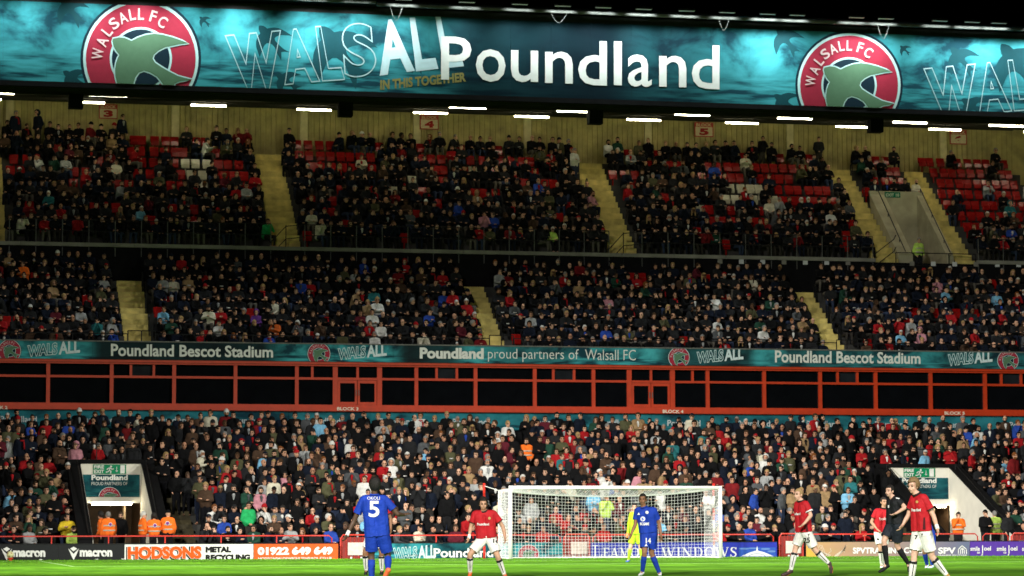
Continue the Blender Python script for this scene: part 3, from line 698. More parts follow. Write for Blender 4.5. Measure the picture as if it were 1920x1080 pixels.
# ------------------------------------------------------------------ railings of the tiers
M['post_steel'] = mat('dull_grey_steel', (.09, .09, .085), .5, 4, .2)
def rail_run(xa, xb, y, z, h, posts, name='guard_rail', m='black_steel', bars=(1.0, .5), drop=0.0):
    r = thing(name, None, None); r.parent = GS
    for b in bars: MB().tube([(xa, y, z+h*b), (xb, y, z+h*b)], .022, 6).build('rail', M[m], r)
    n = max(1, round((xb-xa)/posts))
    for i in range(n+1):
        x = xa+(xb-xa)*i/n
        MB().tube([(x, y, z-drop), (x, y, z+h)], .022, 6).build('post', M['post_steel'] if drop else M[m], r)
    return r
yr = yw-.12
segs = [(UP_AISLES[0][1], UP_AISLES[1][0]), (UP_AISLES[1][1], UP_AISLES[2][0]), (UP_AISLES[2][1], UP_AISLES[3][0])]
for xa, xb in segs: rail_run(xa+.1, xb-.1, yr, UP_Z0, 1.0, 1.15, drop=.55, bars=(1.0, .52))
rail_run(UP_AISLES[4][1]+.1, XR, yr, UP_Z0, 1.0, 1.15, drop=.55, bars=(1.0, .52))
rail_run(UP_AISLES[3][1]-.2, UP_AISLES[4][1]-.05, yr, V3Z+.1, 1.15, 1.2, bars=(1.0, .5))
for xa, xb in UP_AISLES[1:3]:      # sloping rails beside the stair foot
    r = MB()
    for dz in (1.0, .45): r.tube([(xa-.15, yr-.05, UP_Z0+dz-.85), (xa+.55, yr-.05, UP_Z0+dz-.1), (xb+.1, yr-.05, UP_Z0+dz)], .022, 6)
    r.tube([(xa+.55, yr-.05, UP_Z0-.6), (xa+.55, yr-.05, UP_Z0+.95)], .022, 6)
    r.build('stair_rail', M['black_steel'], GS)
r = MB()
for dz in (1.0, .45): r.tube([(UP_AISLES[3][0]-.1, yr-.05, UP_Z0+dz-.85), (UP_AISLES[3][0]+.9, yr-.05, UP_Z0+dz-.1), (UP_AISLES[3][1]-.2, yr-.05, UP_Z0+dz+.1)], .022, 6)
r.build('stair_rail', M['black_steel'], GS)
e = 0
for xa, xb in ((XL, MID_AISLES[0][0]), (MID_AISLES[0][1], MID_AISLES[1][0]), (MID_AISLES[1][1], MID_AISLES[2][0]), (MID_AISLES[2][1], XR)):
    rail_run(xa, xb, MID_Y0-.62, zb1, .32, 2.0, bars=(1.0,))
for xa, xb in MID_AISLES: rail_run(xa+.02, xb-.02, MID_Y0-.58, MID_Z0+.0, 1.15, .55, bars=(1.0, .55))
def hoop(x, y, z):
    pts = [(x, y-.10, z), (x, y-.10, z+.75)]+[(x, y+.02-.12*math.cos(a), z+.75+.12*math.sin(a)) for a in np.linspace(.3, 2.8, 5)]+[(x, y+.14, z+.75), (x, y+.14, z)]
    MB().tube(pts, .025, 6).build('hoop_handrail', M['black_steel'], GS)
for ai, ks in ((0, (2, 4, 6)), (1, (2, 4)), (2, (2, 4, 6))):
    for k in ks: hoop(MID_AISLES[ai][1]-.06, MID_Y0+MID_D*k, mid_z(k)); 
for ai, ks in ((2, (3, 5, 7)), (3, (5, 7)), (1, (6,))):
    for k in ks: hoop(UP_AISLES[ai][1]-.06 if ai != 2 else UP_AISLES[ai][0]+.06, UP_Y0+UP_D*k, up_z(k))
# number plates along the slab edge
for px in range(1350, 1930, 40):
    if UP_AISLES[3][0]-.3 < X_at(px, yr, UP_Z0-.2) < UP_AISLES[3][1]: continue
    q = at(px, 490+(px-1350)*.012, yr-.04)
    MB().box(q[0]-.11, q[0]+.11, yr-.05, yr-.03, q[2]-.1, q[2]+.1).build('number_plate', M['plate'] if (px//40) % 3 else M['concrete'], GS)
for px in range(105, 1300, 83):
    q = at(px, 461+(px-105)*.022, yr-.04)
    MB().box(q[0]-.12, q[0]+.12, yr-.05, yr-.03, q[2]-.12, q[2]+.1).build('number_plate', M['black'], GS)
# ------------------------------------------------------------------ hoardings along the goal line
HY = 4.0
def board(label, px0, px1, color=None, material=None, legs=True):
    py = lambda px: 1020.5-px*.0024; pb = lambda px: 1053.5-px*.0047
    a = at(px0, (py(px0)+pb(px0))/2, HY)[0]; b = at(px1, (py(px1)+pb(px1))/2, HY)[0]
    zt = at(960, 1018.2, HY)[2]
    t = thing('advertising_board', label, 'advertising board', group='advertising boards along the pitch edge')
    m = material or M['paint_obj']
    n = max(1, round((b-a)/2.45))
    for i in range(n):
        MB().box(a+(b-a)*i/n+.002, a+(b-a)*(i+1)/n-.002, HY, HY+.05, -.02, zt).build('board_panel', m, t, color=color)
    MB().box(a, b, HY-.012, HY+.07, zt+.002, zt+.035).build('top_edge', M['black_steel'], t)
    for x in np.linspace(a+.3, b-.3, n+1):
        MB().tube([(x, HY+.06, zt-.05), (x, HY+.45, -.14)], .02, 5).build('strut', M['black_steel'], t)
    return t
W1 = (.72, .72, .70)
b1 = board('black board with a white pointed emblem and rounded white lettering printed twice', -140, 232.5, (.014, .015, .017))
for u in (0, 502, -500):
    q = lambda pts: [((x+u)/4, 840+y/4-u*.001) for x, y in pts]
    poly(b1, q([(10, 755), (50, 796), (91, 755), (72, 800), (50, 845), (29, 800)]), HY-.01, W1)
    poly(b1, q([(50, 742), (77, 757), (50, 777), (24, 757)]), HY-.01, W1)
    o = [(96, 818), (340, 818), (340, 768), (96, 768)]
    text(b1, 'macron', q(o), HY-.012, W1, fat=.05)
    poly(b1, q([(268, 786), (283, 801), (298, 786), (291, 803), (283, 818), (275, 803)]), HY-.016, (.014, .015, .017))
b2 = board('white board with orange and black shadow lettering about metal recycling', 233.5, 475, (.72, .72, .69))
OR = (.72, .10, .015)
text(b2, 'HODSONS', [(236.5, 1051.0), (376, 1049.8), (376, 1024.0), (236.5, 1025.3)], HY-.01, (.01, .01, .01), .0, fat=.085, name='shadow_lettering')
text(b2, 'HODSONS', [(238.5, 1049.2), (378.5, 1048.0), (378.5, 1023.2), (238.5, 1024.2)], HY-.02, (.75, .72, .66), .0, fat=.085, name='outline_lettering')
text(b2, 'HODSONS', [(239.2, 1048.7), (378, 1047.5), (378, 1023.7), (239.2, 1024.7)], HY-.026, OR, .0, fat=.062)
BK = (.012, .012, .013)
text(b2, 'METAL', quad_rect(385.5, 1036, 433.5, 1035.6, 11), HY-.012, BK, fat=.065); text(b2, 'RECYCLING', quad_rect(385.5, 1051.4, 469, 1050.8, 11.5), HY-.012, BK, fat=.065)
b3 = board('orange board with large white telephone number lettering', 476, 634, (.75, .10, .02))
text(b3, '01922 649 649', quad_rect(483, 1041.3, 624, 1040.4, 15.8), HY-.012, W1, fat=.06)
text(b3, 'HODSONSALDEWICHLTD@AOL.CO.UK', quad_rect(484, 1050.6, 624, 1049.6, 5.6), HY-.012, W1, fat=.03)
def gate(label, px0, px1, poster=True):
    a, b = at(px0, 1030, HY+.25)[0], at(px1, 1030, HY+.25)[0]
    t = thing('pitch_gate', label, 'gate', group='red gates in the pitch side barrier'); z1 = at(700, 1003, HY+.25)[2]; y = HY+.25
    MB().tube([(a+.03, y, -.1), (a+.03, y, z1-.12), (a+.12, y, z1), (b-.12, y, z1), (b-.03, y, z1-.12), (b-.03, y, -.1)], .028, 8).build('gate_frame', M['red_steel'], t)
    MB().box(a+.07, b-.07, y-.012, y+.012, -.04, z1-.08).build('infill_panel', mat('dark_red_infill', (.20, .014, .012), .5), t)
    n = max(2, int((b-a)/.16)); mb = MB()
    for i in range(n+1):
        x = a+.08+(b-a-.16)*i/n; mb.tube([(x, y-.025, -.04), (x, y-.025, z1-.06)], .008, 4)
    mb.build('bars', M['red_steel'], t)
    if poster:
        w = b-a
        MB().box(a+w*.27, b-w*.12, y-.05, y-.036, .13, z1-.27).build('notice', mat('pinkish_notice', (.62, .50, .46), .7, 9, .2), t)
        for sx in (.35, .7): MB().box(a+w*sx, a+w*sx+.07, y-.05, y-.036, -.02, .07).build('label', M['plate'], t)
    return t
gate('red gate with pale notice beside the orange telephone board', 637, 692)
tmx = lambda a, b, st, nm: teal_mat(nm, at(a, 1035, HY)[0], at(b, 1035, HY)[0], [(at(p, 1035, HY)[0], d) for p, d in st], -.05, .65, scale=1.6, bright=(.03, .25, .29))
b4 = board('teal board with outlined letters fading into dark with a large white name', 693, 952, material=tmx(693, 952, [(693, 0), (800, .1), (835, .8), (925, .7), (952, .3)], 'teal_board_print_low'))
walsall(b4, [(737, 1050), (816, 1047), (816, 1021), (737, 1027)], HY-.012, (-.02, .62))
text(b4, 'Poundland', quad_rect(813, 1045.5, 925, 1045, 17.5), HY-.02, W1, fat=.028)
b5 = board('teal board with round club crest behind the goal net', 953, 1054, material=tmx(953, 1054, [(953, .05), (1054, .1)], 'teal_crest_print'))
crest(b5, 991, 1041, 21, HY, -.02, .62, dy=.012)
gate('red gate behind the goal net with pale notice', 1056, 1107)
b6 = board('blue board with white serif lettering about windows behind the goal', 1108, 1457, (.022, .035, .36))
# serif capitals drawn stroke by stroke
SER = {'L': (.7, [((.2, 0), (.2, 1), .16), ((.0, .02), (.66, .02), .05), ((.0, .98), (.4, .98), .05), ((.66, .0), (.7, .28), .06)]),
 'E': (.72, [((.2, 0), (.2, 1), .16), ((0, .02), (.66, .02), .05), ((0, .98), (.64, .98), .05), ((.2, .5), (.5, .5), .05), ((.5, .4), (.5, .6), .05), ((.66, 0), (.7, .25), .05), ((.64, .78), (.64, 1), .05)]),
 'A': (.95, [((.12, 0), (.46, 1), .06), ((.46, 1), (.8, 0), .17), ((.24, .33), (.66, .33), .05), ((0, .02), (.26, .02), .05), ((.62, .02), (.95, .02), .05)]),
 'M': (1.15, [((.16, 0), (.2, 1), .06), ((.2, 1), (.56, .1), .17), ((.56, .1), (.92, 1), .06), ((.95, 1), (.97, 0), .17), ((0, .02), (.32, .02), .05), ((.8, .02), (1.15, .02), .05), ((.02, .98), (.25, .98), .05), ((.9, .98), (1.13, .98), .05)]),
 'O': (.95, None), 'R': (.9, [((.2, 0), (.2, 1), .16), ((0, .02), (.4, .02), .05), ((0, .98), (.5, .98), .05), ((.5, .98), (.66, .88), .1), ((.66, .88), (.68, .66), .15), ((.68, .66), (.5, .5), .1), ((.5, .5), (.25, .5), .05), ((.42, .5), (.82, .02), .16), ((.76, .02), (.92, .02), .05)]),
 'W': (1.3, [((.1, 1), (.38, 0), .16), ((.38, 0), (.64, 1), .06), ((.6, 1), (.9, 0), .16), ((.9, 0), (1.18, 1), .06), ((0, .98), (.3, .98), .05), ((.45, .98), (.75, .98), .05), ((1.05, .98), (1.3, .98), .05)]),
 'I': (.4, [((.2, 0), (.2, 1), .16), ((0, .02), (.4, .02), .05), ((0, .98), (.4, .98), .05)]),
 'N': (1.0, [((.16, 0), (.16, 1), .06), ((.16, 1), (.82, 0), .17), ((.82, 0), (.82, 1), .06), ((0, .02), (.32, .02), .05), ((0, .98), (.25, .98), .05), ((.66, .98), (.98, .98), .05)]),
 'D': (.95, [((.2, 0), (.2, 1), .16), ((0, .02), (.5, .02), .05), ((0, .98), (.5, .98), .05), ((.5, .02), (.74, .18), .1), ((.74, .18), (.82, .5), .16), ((.82, .5), (.74, .82), .16), ((.74, .82), (.5, .98), .1)]),
 'S': (.68, [((.58, .78), (.46, .96), .06), ((.46, .96), (.22, .96), .06), ((.22, .96), (.1, .78), .14), ((.1, .78), (.2, .6), .15), ((.2, .6), (.5, .42), .17), ((.5, .42), (.58, .22), .15), ((.58, .22), (.42, .04), .1), ((.42, .04), (.2, .04), .05), ((.2, .04), (.06, .24), .05), ((.05, .04), (.05, .28), .05), ((.58, .74), (.58, .98), .05)])}
def serif(parent, s, x0, x1, yb0, yb1, h, bigfirst=1.0):
    tot = sum(SER[c][0]+.12 for c in s)-.12+(.35 if bigfirst > 1 else 0); k = (x1-x0)/tot; cur = 0.0
    mb = MB()
    for i, c in enumerate(s):
        w, ls = SER[c]; f = bigfirst if i == 0 else 1.0
        hh = h*f
        def P(u, v): 
            x = x0+(cur+u*(1.5 if f > 1 else 1))*k; return (x, yb0+(yb1-yb0)*(x-x0)/(x1-x0)-v*hh)
        if ls is None:
            n = 28; out = [P(.47+.47*math.cos(a), .5+.52*math.sin(a)) for a in np.linspace(0, 2*math.pi, n+1)]; inn = [P(.47+.29*math.cos(a), .5+.47*math.sin(a)) for a in np.linspace(0, 2*math.pi, n+1)]
            for j in range(n): mb.add([at(*p, HY-.012) for p in (out[j], out[j+1], inn[j+1], inn[j])], [(0, 1, 2, 3)])
        else:
            for (a, b, t) in ls:
                a = np.array(P(*a)); b = np.array(P(*b)); d = b-a; l = np.hypot(*d); d /= l; nn = np.array([-d[1], d[0]])*max(t*k, 1.1)/2
                mb.add([at(*p, HY-.012) for p in (a-nn, b-nn, b+nn, a+nn)], [(0, 1, 2, 3)])
        cur += w*(1.5 if f > 1 else 1)+.12
    return mb.build('serif_lettering', M['print_obj'], parent, color=(.72, .73, .74))
serif(b6, 'LEAMORE', 1111, 1229, 1045.3, 1045, 18, 1.28)
serif(b6, 'WINDOWS', 1241, 1382, 1045, 1044.4, 18.5)
q = lambda pts: [(1340+x/4.5, 840+y/4.5) for x, y in pts]
poly(b6, q([(203, 838), (515, 838), (515, 925), (203, 925)]), HY-.006, (.03, .09, .42), 'picture_panel')
for i, (cx, cy, rx, ry) in enumerate(((250, 850, 45, 7), (330, 846, 50, 6), (430, 852, 40, 8), (480, 872, 34, 9))): poly(b6, q(arc(cx, cy, rx, 0, 360, 20, ry)[:-1]), HY-.009, (.12, .22, .5), 'cloud')
poly(b6, q([(212, 918), (300, 880), (350, 866), (358, 824), (366, 866), (420, 880), (508, 918)]), HY-.012, (.7, .72, .74), 'roof_emblem')
strokes(b6, [q(arc(358, 922, 75, 20, 160, 12, 30)), q([(212, 914), (508, 914)])], .7, HY-.018, (.03, .06, .35))
gate('red gate with pale notice beside the blue board and striding captain', 1460, 1507)
def grad_mat(nm, a, b, c0, c1):
    m = bpy.data.materials.new(nm); m.use_nodes = True; nt = m.node_tree; L = nt.links.new; N = nt.nodes.new; bs = nt.nodes['Principled BSDF']; bs.inputs['Roughness'].default_value = .5
    g = N('ShaderNodeNewGeometry'); sp = N('ShaderNodeSeparateXYZ'); L(g.outputs['Position'], sp.inputs[0])
    mr = N('ShaderNodeMapRange'); mr.inputs['From Min'].default_value = a; mr.inputs['From Max'].default_value = b; L(sp.outputs['X'], mr.inputs['Value'])
    cr = N('ShaderNodeValToRGB'); cr.color_ramp.elements[0].color = (*c0, 1); cr.color_ramp.elements[1].color = (*c1, 1); L(mr.outputs[0], cr.inputs['Fac'])
    n = N('ShaderNodeTexNoise'); n.inputs['Scale'].default_value = 3; mx = N('ShaderNodeMix'); mx.data_type = 'RGBA'; mx.blend_type = 'OVERLAY'; mx.inputs['Factor'].default_value = .12
    L(cr.outputs[0], mx.inputs['A']); L(n.outputs['Color'], mx.inputs['B']); L(mx.outputs['Result'], bs.inputs['Base Color']); return m
hx = lambda p: at(p, 1032, HY)[0]
b7 = board('tan fading to grey board with white bird line drawing and training lettering', 1512, 1818, material=grad_mat('tan_to_grey_print', hx(1512), hx(1818), (.45, .26, .11), (.10, .12, .22)))
poly(b7, [(1512, 1022), (1528, 1040), (1532, 1045), (1512, 1046)], HY-.006, (.6, .32, .06), 'gold_corner')
q = lambda pts: [(1340+x/4.5, 840+y/4.5) for x, y in pts]
wing = []
for k in range(6):
    wing.append(q([(950+k*6, 925-k*4), (935-k*14, 900-k*8), (925-k*16, 865-k*5), (905-k*12, 820-k*2)]))
    wing.append(q([(1000+k*4, 925-k*5), (1040+k*12, 910-k*12), (1075+k*6, 880-k*12), (1108-k*3, 822+k*12)]))
wing.append(q([(950, 925), (960, 890), (985, 870), (975, 845)]))
strokes(b7, wing, .8, HY-.012, (.62, .52, .42), 'bird_line_drawing')
text(b7, 'SPVTRAINING.CO.UK', quad_rect(1599, 1038.3, 1742, 1037.5, 11.6), HY-.012, W1, fat=.035)
text(b7, 'SPV', quad_rect(1759, 1038.5, 1792, 1038.2, 12), HY-.012, W1, fat=.035); text(b7, 'TRAINING SOLUTIONS', quad_rect(1759, 1042.6, 1813, 1042.3, 2.6), HY-.012, W1, .02)
strokes(b7, [[(1797, 1038), (1797, 1030), (1804, 1023), (1812, 1030), (1812, 1038)], [(1801, 1038), (1801, 1031), (1804.5, 1027), (1808, 1031), (1808, 1038)], [(1804.5, 1038), (1804.5, 1028)]], 1.5, HY-.012, W1)
b8 = board('purple board with rounded white lettering at the far end', 1819, 2050, (.085, .035, .30))
for dx in (0, 49.5, 97):
    text(b8, 'smile', quad_rect(1819.5+dx, 1033, 1837+dx, 1033, 8.5), HY-.012, W1, .02); text(b8, 'oel', quad_rect(1845+dx, 1032.5, 1858+dx, 1032.5, 8.5), HY-.012, W1, .02)
    strokes(b8, [[(1842.3+dx, 1023), (1842.3+dx, 1038), (1840.5+dx, 1042.5), (1836.5+dx, 1043.5)]], 1.8, HY-.012, W1); text(b8, 'co', quad_rect(1832+dx, 1038, 1837.5+dx, 1038, 3.4), HY-.012, W1, .02)

# red pitch side rail on posts
RY = 4.9; rz = at(960, 1003.2, RY)[2]
R = thing('pitch_rail', 'long red tubular rail on posts behind the advertising boards', 'railing')
gx = [at(p, 1010, RY)[0] for p in (-120, 622, 700, 1050, 1112, 1450, 1514, 1833, 1843, 1890, 1896, 2040)]
for a, b in zip(gx[::2], gx[1::2]):
    MB().tube([(a, RY, -.14), (a, RY, rz-.1), (a+.1, RY, rz), (b-.1, RY, rz), (b, RY, rz-.1), (b, RY, -.14)], .026, 8).build('rail', M['red_steel'], R, True)
    n = max(1, round((b-a)/2.05))
    for i in range(1, n): MB().tube([(a+(b-a)*i/n, RY, -.14), (a+(b-a)*i/n, RY, rz-.02)], .024, 8).build('post', M['red_steel'], R, True)
gate('red gate with pale notice behind the purple board', 1896, 1945)

# ------------------------------------------------------------------ goal
gl = at(957.5, 1046, 0)[0]; gr = at(1351.5, 1045, 0)[0]; GW = gr-gl; GH = 2.50; GD = 2.0
G = thing('goal', 'white framed goal with white square mesh net in front of the blue board', 'goal', ((gl+gr)/2, 0, 0)); gc = (gl+gr)/2
def grel(mb, name, m, smooth=True):
    o = mb.build(name, m, None, smooth); o.parent = G; o.matrix_parent_inverse = Matrix.Translation((-gc, 0, 0)); return o
for x in (gl, gr): grel(MB().tube([(x, 0, 0), (x, 0, GH+.055)], .066, 14), 'post', M['white'])
grel(MB().tube([(gl-.05, 0, GH), (gr+.05, 0, GH)], .066, 14), 'crossbar', M['white'])
net = MB(); CR = .0062
def roofz(x, y):     # top sheet sags between the supports
    u = (x-gl)/GW; v = y/GD
    return GH-.03-.04*v-.24*math.sin(math.pi*min(max(u, 0), 1))**.7*math.sin(math.pi*min(v, 1)*.62)
bez = lambda x: roofz(x, GD)
nx = 62; cell = GW/nx; ny = int(GD/cell); nz = int(GH/cell)
def backy(x, z):     # back sheet bellies a little
    return GD+.10*math.sin(math.pi*(x-gl)/GW)*math.sin(math.pi*max(0, min(1, z/GH)))
for i in range(nx+1):
    x = gl+cell*i
    net.tube([(x+.03*math.sin(i*1.7+j), GD*j/6, roofz(x, GD*j/6)) for j in range(7)], CR, 3)
    zt_ = bez(x); net.tube([(x+.012*math.sin(i*2.3+j*1.1), backy(x, zt_*(1-j/8)), zt_*(1-j/8)) for j in range(9)], CR, 3)
for j in range(1, ny+1):
    y = GD*j/ny; net.tube([(gl+GW*i/24, y, roofz(gl+GW*i/24, y)) for i in range(25)], CR, 3)
for k in range(nz+1):
    net.tube([(gl+GW*i/24, backy(gl+GW*i/24, z0*1.0), z0) for i in range(25) for z0 in [bez(gl+GW*i/24)*k/nz]], CR, 3)
for x, sg in ((gl, -1), (gr, 1)):
    for k in range(nz+1): net.tube([(x+sg*.05*math.sin(math.pi*j/6), GD*j/6, (GH-.03)*k/nz+(bez(x)-GH+.03)*k/nz*j/6) for j in range(7)], CR, 3)
    for j in range(ny+1): net.tube([(x+sg*.05*math.sin(math.pi*j/ny), GD*j/ny, z) for z in np.linspace(0, roofz(x, GD*j/ny), 6)], CR, 3)
grel(net, 'net', M['net'], False)['kind'] = 'stuff'
grel(MB().tube([(gl, .05, .03), (gl, GD, .03), (gr, GD, .03), (gr, .05, .03)], .03, 8), 'ground_bar', M['white'])
for px, lab in ((908, 'red net stanchion left standing beyond the near post with taut white cord'), (1339, 'red and white banded net stanchion beside the far post inside the net')):
    a = at(px, 1040, GD+.6); x = a[0]
    t = thing('net_stanchion', lab, 'net pole', (x, GD+.6, 0), group='net stanchions behind the goal')
    for k in range(6):
        o = MB().tube([(0, 0, .45*k), (0, 0, .45*k+.449)], .045, 8).build('pole_band', M['paint_obj'], t, True, color=(.62, .03, .02) if (px < 1000 or k % 2) else (.7, .68, .66))
    tx = (gl if px < 1000 else gr)
    o = MB().tube([(0, 0, 2.6), (tx-x, GD-(GD+.6), bez(tx))], .014, 4).build('guy_cord', M['white'], t)
# match ball resting on a red dish by the black board
bq = at(19, 1046.5, HY-.35)
ball = thing('football', 'pale yellow and white match ball on a red dish before the black board', 'ball', (bq[0], HY-.35, 0))
bmh = bmesh.new(); bmesh.ops.create_icosphere(bmh, subdivisions=3, radius=.125)
me = bpy.data.meshes.new('ball_shell'); bmh.to_mesh(me); bmh.free(); me.materials.append(M['paint_obj']); me.polygons.foreach_set('use_smooth', [True]*len(me.polygons))
obj('ball_shell', me, ball, (.62, .62, .32), (0, 0, .20))
bmh = bmesh.new(); bmesh.ops.create_icosphere(bmh, subdivisions=1, radius=.1275)
pn = MB()
for v in bmh.verts:
    n = v.co.normalized(); u = n.orthogonal().normalized(); w = n.cross(u); pn.add([n*.1265+(u*math.cos(k*math.pi*.4)+w*math.sin(k*math.pi*.4))*.032 for k in range(5)], [(0, 1, 2, 3, 4)])
bmh.free(); o = pn.build('ball_panels', M['paint_obj'], ball, color=(.35, .16, .12)); o.location = (0, 0, .20)
o = MB().tube([(0, 0, 0), (0, 0, .02)], .10, 12).build('dish_base', M['paint_obj'], ball, color=(.6, .05, .02)); o = MB().tube([(.09*math.cos(a), .09*math.sin(a), .075) for a in np.linspace(0, 2*math.pi, 13)[:-1]], .02, 6, True).build('dish_rim', M['paint_obj'], ball, color=(.6, .05, .02))
MB().tube([(0, 0, .02), (0, 0, .07)], .05, 10).build('dish_stem', M['paint_obj'], ball, color=(.6, .05, .02))
for px, lab, k in ((75, 'small crumpled white paper on turf before the black board emblem', 1), (178, 'flattened white cup on turf below the second emblem of the black board', 1.3), (231, 'white paper scrap on turf where black and white boards meet', .8)):
    a = at(px, 1053, HY-.5); mb = MB(); r2 = random.Random(px)
    V = [(r2.uniform(-.10, .10)*k, r2.uniform(-.06, .06), r2.uniform(0, .05)) for _ in range(9)]
    bmh = bmesh.new(); [bmh.verts.new(v) for v in V]; bmesh.ops.convex_hull(bmh, input=bmh.verts[:]); me = bpy.data.meshes.new('paper_scrap'); bmh.to_mesh(me); bmh.free(); me.materials.append(M['white'])
    tag(obj('paper_scrap', me, None, None, (a[0], HY-.5, .004)), lab, 'litter', 'litter along the boards')
# ------------------------------------------------------------------ bodies: tapered limbs fused into one continuous skin
def basis(d):
    d = d/np.linalg.norm(d); h = np.array([0, 0, 1.]) if abs(d[2]) < .9 else np.array([0, 1., 0])
    u = np.cross(d, h); u /= np.linalg.norm(u); return d, u, np.cross(d, u)
def capsule(p0, r0, p1, r1, n=9):
    p0 = np.array(p0, float); p1 = np.array(p1, float)
    if np.linalg.norm(p1-p0) < 1e-4: p1 = p0+np.array([0, 0, 1e-3])
    d, u, w = basis(p1-p0); V = [p0-d*r0]; F = []
    rings = [(p0, r0, a) for a in (-60, -25, 0)]+[(p1, r1, a) for a in (0, 25, 60)]
    for p, r, a in rings:
        a = math.radians(a)
        for k in range(n):
            t = 2*math.pi*k/n; V.append(p+d*r*math.sin(a)+(u*math.cos(t)+w*math.sin(t))*r*math.cos(a))
    V.append(p1+d*r1); m = len(rings)
    for k in range(n): F.append((0, 1+(k+1) % n, 1+k)); F.append((len(V)-1, 1+(m-1)*n+k, 1+(m-1)*n+(k+1) % n))
    for i in range(m-1):
        for k in range(n): F.append((1+i*n+k, 1+i*n+(k+1) % n, 1+(i+1)*n+(k+1) % n, 1+(i+1)*n+k))
    return V, F
def ellipsoid(c, r, Rm=None, nu=12, nv=8):
    c = np.array(c, float); V = [np.array([0, 0, -1.])]
    for i in range(1, nv):
        a = -math.pi/2+math.pi*i/nv
        for k in range(nu): t = 2*math.pi*k/nu; V.append(np.array([math.cos(a)*math.cos(t), math.cos(a)*math.sin(t), math.sin(a)]))
    V.append(np.array([0, 0, 1.])); F = []
    for k in range(nu): F.append((0, 1+(k+1) % nu, 1+k)); F.append((len(V)-1, 1+(nv-2)*nu+k, 1+(nv-2)*nu+(k+1) % nu))
    for i in range(nv-2):
        for k in range(nu): F.append((1+i*nu+k, 1+i*nu+(k+1) % nu, 1+(i+1)*nu+(k+1) % nu, 1+(i+1)*nu+k))
    Rm = np.eye(3) if Rm is None else Rm
    return [c+Rm@(v*np.array(r)) for v in V], F
def rot(yaw=0, pitch=0, roll=0):
    cy, sy = math.cos(yaw), math.sin(yaw); cp, sp_ = math.cos(pitch), math.sin(pitch); cr_, sr = math.cos(roll), math.sin(roll)
    Z = np.array([[cy, -sy, 0], [sy, cy, 0], [0, 0, 1]]); X = np.array([[1, 0, 0], [0, cp, -sp_], [0, sp_, cp]]); Yy = np.array([[cr_, 0, sr], [0, 1, 0], [-sr, 0, cr_]])
    return Z@X@Yy
def fuse(shapes, voxel, smooth=4, target=None, cuts=()):
    """union of the shapes as one watertight skin -> (verts, tris)"""
    V = []; F = []
    for v, f in shapes: b = len(V); V += [tuple(p) for p in v]; F += [tuple(b+i for i in q) for q in f]
    me = bpy.data.meshes.new('tmp'); me.from_pydata(V, [], F)
    ob = bpy.data.objects.new('tmp', me); COL.objects.link(ob)
    md = ob.modifiers.new('r', 'REMESH'); md.mode = 'VOXEL'; md.voxel_size = voxel; md.adaptivity = 0
    if smooth: ms_ = ob.modifiers.new('s', 'SMOOTH'); ms_.factor = .5; ms_.iterations = smooth
    dg = bpy.context.evaluated_depsgraph_get(); m2 = bpy.data.meshes.new_from_object(ob.evaluated_get(dg))
    if target:
        m2.calc_loop_triangles(); nt_ = len(m2.loop_triangles)
        if nt_ > target:
            ob.modifiers.clear(); ob.data = m2; dm = ob.modifiers.new('d', 'DECIMATE'); dm.ratio = target/nt_
            dg = bpy.context.evaluated_depsgraph_get(); m3 = bpy.data.meshes.new_from_object(ob.evaluated_get(dg)); m2 = m3
    m2.calc_loop_triangles()
    A = np.empty(len(m2.vertices)*3); m2.vertices.foreach_get('co', A); A = A.reshape(-1, 3)
    T = np.empty(len(m2.loop_triangles)*3, np.int32); m2.loop_triangles.foreach_get('vertices', T); T = T.reshape(-1, 3)
    bpy.data.objects.remove(ob)
    if len(cuts):
        keep = np.ones(len(A), bool)
        for p, n, rad in cuts:
            n = np.array(n); d = A-np.array(p); t = d@n; keep &= ~((t > 0) & (t < .35) & (np.linalg.norm(d-np.outer(t, n), axis=1) < rad))
        T = T[keep[T].all(1)]; used = np.unique(T); mp_ = np.full(len(A), -1); mp_[used] = np.arange(len(used)); A = A[used]; T = mp_[T]
    return A, T
def head_shapes(c, Rm, k=1.0, fine=False):
    c = np.array(c, float); P = lambda x, y, z: c+Rm@(np.array([x, y, z])*k)
    S = [ellipsoid(P(0, .012, .025), np.array([.074, .095, .095])*k, Rm), ellipsoid(P(0, -.028, -.045), np.array([.058, .062, .068])*k, Rm), ellipsoid(P(0, -.062, -.088), np.array([.026, .022, .02])*k, Rm),
         capsule(P(0, -.088, .012), .010*k, P(0, -.108, -.026), .015*k, 6), ellipsoid(P(-.076, .012, -.012), np.array([.012, .02, .032])*k, Rm), ellipsoid(P(.076, .012, -.012), np.array([.012, .02, .032])*k, Rm),
         capsule(P(-.04, -.074, .03), .014*k, P(.04, -.074, .03), .014*k, 6)]
    if fine: S += [capsule(P(-.02, -.086, -.058), .009*k, P(.02, -.086, -.058), .009*k, 6), ellipsoid(P(-.038, -.058, -.03), np.array([.026, .026, .022])*k, Rm), ellipsoid(P(.038, -.058, -.03), np.array([.026, .026, .022])*k, Rm)]
    return S
